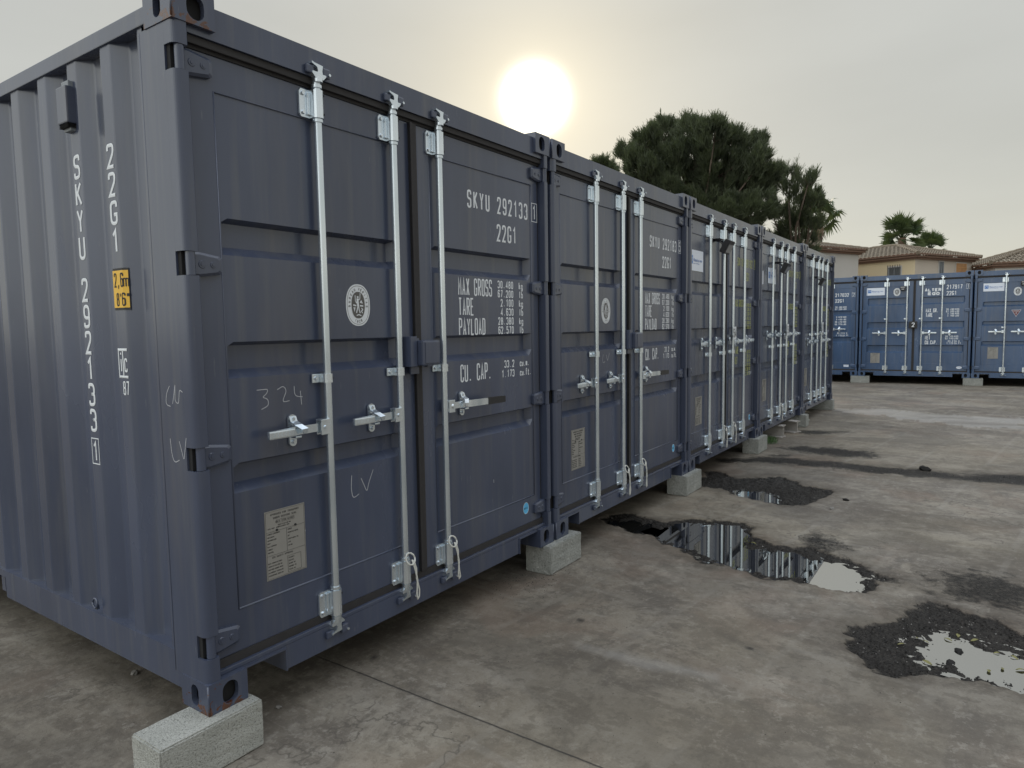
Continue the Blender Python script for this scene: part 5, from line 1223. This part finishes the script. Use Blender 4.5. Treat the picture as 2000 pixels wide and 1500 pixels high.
def hip_house(label, corner, rz, sx, sy, eave, rise, mleft, mfront, group, over=0.35, ridge=0.0, features=None):
    """local x along the front wall, y away from it; corner at the left end of the front wall"""
    root = empty('house', (corner[0], corner[1], 0), rz); prop(root, label, 'house', group)
    mb = MB(); mb.box(0, sx, 0, sy, 0, eave, mfront); wall = obj('wall', mb, root)
    if mleft is not mfront:
        mb = MB(); mb.box(-0.004, -0.001, 0.0, sy, 0, eave-0.01, mleft); obj('side_render', mb, wall)
    mb = MB()
    E = [(-over, -over), (sx+over, -over), (sx+over, sy+over), (-over, sy+over)]
    if sx >= sy: r0, r1 = (sy/2+ridge*0, sy/2), (sx-sy/2, sy/2)
    else: r0, r1 = (sx/2, sx/2), (sx/2, sy-sx/2)
    Rg = [(r0[0], r0[1]), (r1[0], r1[1])]
    ze, zr = eave+0.06, eave+0.06+rise
    def slope(p0, p1, q0, q1):
        """tiled slope between eave p0-p1 and ridge q0-q1, rows of half-round tiles running down the slope"""
        p0, p1 = Vector((*p0, ze)), Vector((*p1, ze)); q0, q1 = Vector((*q0, zr)), Vector((*q1, zr))
        Ld = (p1-p0); Lw = Ld.length; ex = Ld.normalized(); nrm_ = ex.cross((q0-p0)).normalized()
        if nrm_.z < 0: nrm_ = -nrm_
        dn = nrm_.cross(ex); dn = dn if dn.z > 0 else -dn
        a0 = (q0-p0).dot(ex); a1 = (q1-p0).dot(ex); hgt = (q0-p0).dot(dn)
        n = int(Lw/0.22); rows = max(3, int(hgt/0.36))
        def H(x):   # slope length available at x
            if x < a0: return hgt*x/max(a0, 1e-6)
            if x > a1: return hgt*(Lw-x)/max(Lw-a1, 1e-6)
            return hgt
        for i in range(n):
            x0 = Lw*i/n; x1 = Lw*(i+1)/n; xs = [x0, x0+(x1-x0)*0.22, x0+(x1-x0)*0.5, x0+(x1-x0)*0.78, x1]; hs = [0, 0.045, 0.065, 0.045, 0]
            for j in range(rows):
                y0 = hgt*j/rows; y1 = hgt*(j+1)/rows
                if y0 > max(H(x0), H(x1)): break
                vs = []
                for yy, lift in ((y0, 0.028), (y1, 0.0)):
                    for k in range(5): yk = min(yy, max(H(xs[k]), 0)); vs.append(p0 + ex*xs[k] + dn*yk + nrm_*(hs[k]+lift))
                mb.add(vs, [(k, k+1, 6+k, 5+k) for k in range(4)], TILE)
                if j == 0: mb.add([p0+ex*xs[k]+nrm_*(hs[k]+0.028) for k in range(5)]+[p0+ex*xs[4]-nrm_*0.03, p0+ex*xs[0]-nrm_*0.03], [(0, 1, 2, 3, 4, 5, 6)], TERRA)
    slope(E[0], E[1], Rg[0] if sx >= sy else Rg[0], Rg[1] if sx >= sy else Rg[0])
    slope(E[1], E[2], Rg[1] if sx >= sy else Rg[0], Rg[1])
    slope(E[2], E[3], Rg[1], Rg[0] if sx >= sy else Rg[1])
    slope(E[3], E[0], Rg[0] if sx >= sy else Rg[1], Rg[0])
    for e, g in ((E[0], Rg[0]), (E[3], Rg[0] if sx >= sy else Rg[1]), (E[1], Rg[1] if sx >= sy else Rg[0]), (E[2], Rg[1])):
        a = Vector((*e, ze+0.06)); c_ = Vector((*g, zr+0.06)); k = int((c_-a).length/0.35)
        for i in range(k): mb.cyl(a+(c_-a)*i/k, a+(c_-a)*(i+1)/k, 0.105, TILE, 8, 0.085)
    if Rg[0] != Rg[1]: mb.cyl((*Rg[0], zr+0.06), (*Rg[1], zr+0.06), 0.095, TILE, 8)
    roof = obj('roof', mb, root)
    mb = MB()
    for lev, off in ((0, 0.12), (1, 0.24)):
        z0 = eave-0.16+lev*0.09
        mb.box(-off, sx+off, -off, sy+off, z0, z0+0.085, TERRA)
    obj('eaves', mb, root)
    if features: features(root, wall)
    return root
def window(parent, wall_y, x0, x1, z0, z1, kind, side=False):
    """on the front wall (y = 0 plane), or on the left wall when side is set (x = 0 plane, x0..x1 measured along y)"""
    def B(mb, a0, a1, d0, d1, z0_, z1_, mt, bev=0):
        if side: mb.box(d0, d1, a0, a1, z0_, z1_, mt, bev)
        else: mb.box(a0, a1, d0, d1, z0_, z1_, mt, bev)
    mb = MB(); B(mb, x0-0.06, x1+0.06, -0.03, -0.006, z0-0.06, z1+0.06, OFFW); fr = obj('window', mb, parent)
    if kind == 'shutter':
        mb = MB(); mx = (x0+x1)/2
        B(mb, x0, mx-0.01, -0.07, -0.031, z0, z1, WOOD); B(mb, mx+0.01, x1, -0.07, -0.031, z0, z1, WOOD)
        for k in range(int((x1-x0)/0.12)): B(mb, x0+k*0.12+0.05, x0+k*0.12+0.058, -0.076, -0.0705, z0+0.02, z1-0.02, TERRA)
        for zz in (z0+0.25, z1-0.25): B(mb, x0, x1, -0.085, -0.077, zz, zz+0.06, WOOD)
        obj('shutter', mb, fr)
    else:
        mb = MB(); B(mb, x0, x1, -0.040, -0.0305, z0, z1, GLS); obj('pane', mb, fr)
        mb = MB(); mx = (x0+x1)/2; B(mb, mx-0.03, mx+0.03, -0.055, -0.0405, z0, z1, GREYP); B(mb, x0, x0+0.05, -0.055, -0.0405, z0, z1, GREYP); B(mb, x1-0.05, x1, -0.055, -0.0405, z0, z1, GREYP); obj('frame', mb, fr)
        if kind == 'bars':
            mb = MB(); n = max(2, int((x1-x0)/0.12))
            for k in range(n+1): x = x0+(x1-x0)*k/n; B(mb, x-0.012, x+0.012, -0.13, -0.106, z0-0.05, z1+0.12, IRON)
            for zz in (z0+0.1, z1-0.05): B(mb, x0-0.02, x1+0.02, -0.105, -0.085, zz, zz+0.03, IRON)
            obj('window_bars', mb, fr)
def P2(ref, s_): return Vector((CAM.x + (ref[0]-CAM.x)*s_, CAM.y + (ref[1]-CAM.y)*s_))
EAVE = 5.0; s5 = (EAVE-CAM.z)/3.606+0*EAVE
# measured eave points at height 5.385
s5 = (EAVE-CAM.z)/(5.385-CAM.z)
Lc, Mc, Rc = P2((44.59, 4.15), s5), P2((43.43, 1.13), s5), P2((48.8, -1.56), s5)
dx = (Rc-Mc); rzc = math.atan2(dx.y, dx.x)
def f_cream(root, wall):
    window(root, 0, 2.05, 2.42, 3.9, 4.62, 'pane'); window(root, 0, 3.60, 4.50, 3.5, 4.58, 'shutter')
    window(root, 0, 0.72, 1.36, 3.4, 4.36, 'bars', side=True)
hip_house('cream house with hipped tile roof, barred window and wooden shutter', (Mc.x, Mc.y), rzc, dx.length-0.25, 6.6, EAVE-0.16, 0.80, CREAM, PALER, 'houses behind the blue containers', 0.32, features=f_cream)
s6 = (5.35-CAM.z)/(5.385-CAM.z)
W1c, W2c = P2((35.71, 4.68), s6), P2((38.56, 3.32), s6)
dd = (W2c-W1c).normalized(); cor = W2c - dd*5.6
hip_house('plain white house wall under a low tile roof, left of the cream house', (cor.x, cor.y), math.atan2(dd.y, dd.x), 5.6, 4.6, 5.18, 0.62, OFFW, OFFW, 'houses behind the blue containers', 0.30)
s7 = (4.4-CAM.z)/(5.385-CAM.z)
T1c, T2c = P2((56.65, -1.46), s7), P2((57.75, -4.24), s7)
dd = (T2c-T1c).normalized()
hip_house('house with brown tile roof rising at the right edge, behind the blue containers', (T1c.x+0.1, T1c.y-0.85), math.atan2(dd.y, dd.x), 9.0, 7.0, 4.36, 1.15, OFFW, OFFW, 'houses behind the blue containers', 0.32)

# ------------------------------------------------------------------ trees
m_, t, b = mat('pine_needles'); NEED = m_
oi = t.nodes.new('ShaderNodeNewGeometry'); n1 = noise(t, oi.outputs['Position'], 1.1, 4)
c = mix(t, ramp(t, n1, [(0.35, 0.0), (0.7, 1.0)]), (0.052, 0.064, 0.040), (0.125, 0.150, 0.088)); lk(t, c, b.inputs['Base Color']); b.inputs['Roughness'].default_value = 0.65
tr_ = t.nodes.new('ShaderNodeBsdfTranslucent'); tr_.inputs['Color'].default_value = (0.10, 0.13, 0.04, 1)
mx_ = t.nodes.new('ShaderNodeMixShader'); mx_.inputs[0].default_value = 0.35; lk(t, b.outputs[0], mx_.inputs[1]); lk(t, tr_.outputs[0], mx_.inputs[2]); lk(t, mx_.outputs[0], t.nodes['Material Output'].inputs['Surface'])
BARK = simple('bark', (0.10, 0.075, 0.055), 0.95, 0, 9, 0.4, 0.4)
def np_mesh(name, V, F, mt):
    me_ = bpy.data.meshes.new(name); k = F.shape[1]
    me_.vertices.add(len(V)); me_.vertices.foreach_set('co', V.astype(np.float32).ravel()); me_.loops.add(F.size); me_.loops.foreach_set('vertex_index', F.astype(np.int32).ravel())
    me_.polygons.add(len(F)); me_.polygons.foreach_set('loop_start', np.arange(0, F.size, k, dtype=np.int32)); me_.polygons.foreach_set('loop_total', np.full(len(F), k, np.int32)); me_.update(); me_.materials.append(mt); return me_
def pine(label, lobes, foot, seed, dens=150, group='pine trees behind the dark row'):
    lobes = [(x_, y_, z_-0.26, r__*0.88) for (x_, y_, z_, r__) in lobes]
    R = np.random.default_rng(seed); root = empty('pine_tree', (foot[0], foot[1], 0)); prop(root, label, 'tree', group)
    Vs, Fs, kk = [], [], 0
    cen = np.array([l[:3] for l in lobes]).mean(0)
    for (x, y, z, r_) in lobes:
        mcl = max(6, int(4*PI*r_*r_*4.2)); dc = R.normal(size=(mcl, 3)); dc[:, 2] += 0.2; dc /= np.linalg.norm(dc, axis=1)[:, None]
        cc_ = np.array([x, y, z]) + dc*(r_*(0.62+0.36*R.random((mcl, 1))))*np.array([1, 1, 0.92])
        per_ = max(8, int(dens*0.27)); n = mcl*per_
        szc = np.repeat(R.uniform(0.6, 1.25, mcl), per_)[:, None]
        P = np.repeat(cc_, per_, axis=0) + R.normal(size=(n, 3))*np.array([0.085, 0.085, 0.13])*szc
        d = np.repeat(dc, per_, axis=0)
        out_ = P-cen; out_ /= np.linalg.norm(out_, axis=1)[:, None]+1e-9
        ax = d*0.40 + out_*0.45 + np.array([0, 0, 1.05]); ax /= np.linalg.norm(ax, axis=1)[:, None]
        for q in range(9):
            dv = ax + R.normal(size=(n, 3))*0.30; dv /= np.linalg.norm(dv, axis=1)[:, None]
            ln = R.uniform(0.16, 0.36, n)[:, None]; sd = np.cross(dv, R.normal(size=(n, 3))); sd /= np.linalg.norm(sd, axis=1)[:, None]
            w_ = R.uniform(0.012, 0.022, n)[:, None]; st_ = P + ax*(R.random((n, 1))*0.10)
            T3 = np.stack([st_-sd*w_*0.5, st_+sd*w_*0.5, st_+dv*ln+sd*w_*0.4, st_+dv*ln-sd*w_*0.4], 1).reshape(-1, 3)
            Vs.append(T3); Fs.append(np.arange(kk, kk+4*n).reshape(-1, 4)); kk += 4*n
    V = np.concatenate(Vs)-np.array([foot[0], foot[1], 0]); o = obj('crown', np_mesh('pine_crown', V, np.concatenate(Fs), NEED), root)
    mb = MB(); rnd = random.Random(seed); top = Vector((cen[0]-foot[0], cen[1]-foot[1], min(l[2] for l in lobes)-0.3))
    mb.tube([(0, 0, 0), (0.05, 0.02, top.z*0.5), tuple(top)], [0.22, 0.18, 0.13], BARK, 9)
    for (x, y, z, r_) in lobes:
        e = Vector((x-foot[0], y-foot[1], z-r_*0.2)); mid = top.lerp(e, 0.5)+Vector((rnd.uniform(-.2, .2), rnd.uniform(-.2, .2), -0.25))
        mb.tube([tuple(top - Vector((0, 0, rnd.uniform(0, 0.8)))), tuple(mid), tuple(e)], [0.075, 0.05, 0.02], BARK, 6)
        for k in range(6):
            v_ = Vector((rnd.gauss(0, 1), rnd.gauss(0, 1), rnd.uniform(0.0, 1))).normalized()*r_*0.8; mb.tube([tuple(e), tuple(e+v_*0.5+Vector((0, 0, -0.03))), tuple(e+v_)], [0.02, 0.014, 0.007], BARK, 4)
    obj('trunk', mb, root)
T1 = [(26.23,10.39,8.83,0.64),(27.05,10.03,9.65,0.71),(29.46,10.11,10.47,0.82),(29.01,8.84,10.21,0.8),(27.49,7.27,9.5,0.69),(29.01,6.98,9.45,0.73),(29.45,6.27,9.37,0.58),(28.91,5.85,8.55,0.6),(30.13,5.72,8.15,0.49),(26.49,10.08,8.18,0.93),(27.94,9.5,8.86,1.08),(28.81,8.63,8.89,1.22),(28.84,7.48,8.45,1.21),(29.73,6.73,8.05,1.11),(29.83,8.39,7.77,1.26),(31.02,7.57,7.44,1.16),(28.67,6.02,6.49,0.95),(30.14,6.16,7.54,0.75),(27.3,9.3,7.3,1.0),(28.2,8.2,6.8,1.0),(28.3,7.0,6.4,1.0)]
T2 = [(31.71,5.22,8.3,0.45),(30.91,5.08,7.58,0.44),(30.51,4.2,7.84,0.46),(32.46,4.37,7.62,0.49),(31.01,4.71,6.87,0.5),(31.15,4.2,6.95,0.5),(32.02,5.6,6.53,0.59),(31.53,5.03,5.95,0.58),(31.1,5.84,6.9,0.38),(31.96,4.79,6.32,0.45),(31.2,6.0,5.3,0.6),(31.5,5.2,5.0,0.6),(32.0,4.5,5.3,0.5),(31.3,4.1,6.1,0.35)]
T3 = [(28.06,12.82,9.26,0.31),(29.51,12.96,9.36,0.23),(28.3,12.6,8.6,0.45),(29.2,12.7,8.6,0.4)]
pine('large round-topped pine rising behind the dark containers', T1, (28.6, 7.9), 1)
pine('slimmer pine with open branches at the right of the large one', T2, (31.6, 5.3), 2, 72)
pine('small pine tip showing over the roof edge left of the large pine', T3, (28.9, 12.8), 3)
m_, t, b = mat('palm_green'); b.inputs['Base Color'].default_value = (0.055, 0.085, 0.035, 1); b.inputs['Roughness'].default_value = 0.5; PALM = m_
tr_ = t.nodes.new('ShaderNodeBsdfTranslucent'); tr_.inputs['Color'].default_value = (0.12, 0.16, 0.04, 1)
mx_ = t.nodes.new('ShaderNodeMixShader'); mx_.inputs[0].default_value = 0.25; lk(t, b.outputs[0], mx_.inputs[1]); lk(t, tr_.outputs[0], mx_.inputs[2]); lk(t, mx_.outputs[0], t.nodes['Material Output'].inputs['Surface'])
THATCH = simple('dead_frond_brown', (0.16, 0.11, 0.075), 0.95, 0, 12, 0.4)
def palm(label, x, y, ztop, rad, seed, n=34, droop=0.5, group='fan palms beyond the roofs'):
    rnd = random.Random(seed); root = empty('fan_palm', (x, y, 0)); prop(root, label, 'palm tree', group)
    mb = MB(); mb.tube([(0, 0, 0), (0.1, 0, ztop*0.5), (0, 0, ztop)], [0.26, 0.20, 0.22], BARK, 10); obj('trunk', mb, root)
    mb = MB(); 
    for i in range(60):
        a = rnd.random()*6.28; z0 = ztop-0.05-rnd.random()*0.9; v_ = Vector((math.cos(a)*0.30, math.sin(a)*0.30, -0.55)); p = Vector((math.cos(a)*0.2, math.sin(a)*0.2, z0))
        sd = Vector((-math.sin(a), math.cos(a), 0))*0.05; mb.add([p-sd, p+sd, p+v_], [(0, 1, 2)], THATCH)
    mb.cyl((0, 0, ztop-1.0), (0, 0, ztop+0.1), 0.30, THATCH, 10, 0.22); obj('dead_skirt', mb, root)
    mb = MB()
    for i in range(n):
        a = i*2.399+rnd.uniform(-.2, .2); el = math.radians(rnd.choice((85, 74, 60, 48, 36, 22, 5, -15)) + rnd.uniform(-8, 8)); L = rad*rnd.uniform(0.25, 0.62)
        d = Vector((math.cos(a)*math.cos(el), math.sin(a)*math.cos(el), math.sin(el))); p0 = Vector((0, 0, ztop)); p1 = p0+d*L+Vector((0, 0, -0.05*L))
        mb.tube([tuple(p0), tuple(p0.lerp(p1, 0.5)+Vector((0, 0, 0.04))), tuple(p1)], [0.03, 0.022, 0.015], PALM, 4)
        sd = Matrix.Rotation(rnd.uniform(-1.15, 1.15), 3, d) @ d.cross(Vector((0, 0, 1))).normalized(); upv = sd.cross(d).normalized()
        for k in range(17):
            th = math.radians(-82+164*k/16); bl = rad*rnd.uniform(0.40, 0.60)*(1-0.25*abs(th)/1.5)
            v_ = (d*math.cos(th)+sd*math.sin(th)).normalized(); wv_ = v_.cross(upv).normalized()*0.030*rad
            m1 = p1+v_*bl*0.55+upv*0.03; e = p1+v_*bl+Vector((0, 0, -droop*bl*0.45*rnd.uniform(0.5, 1.5)))
            mb.add([p1, m1-wv_, e, m1+wv_], [(0, 1, 2, 3)], PALM)
    obj('fronds', mb, root)
def pal(ref, D0, D1): s_ = D1/D0; return (CAM.x+(ref[0]-CAM.x)*s_, CAM.y+(ref[1]-CAM.y)*s_, CAM.z+(ref[2]-CAM.z)*s_)
p = pal((36.0, 4.77, 6.67), 38, 47); palm('fan palm with drooping fronds beside the slimmer pine, above the white house', p[0], p[1], p[2]+0.15, 1.75, 5, 34, 1.0)
p = pal((48.45, 2.27, 6.77), 50, 52); palm('full fan palm directly above the peak of the cream house roof', p[0], p[1], p[2]-0.10, 1.85, 6, 34, 0.12)
p = pal((48.57, 0.75, 6.18), 50, 54); palm('small low fan palm peeking over the cream roof, right of the full palm', p[0], p[1], p[2]-0.3, 1.5, 8, 26, 0.15)
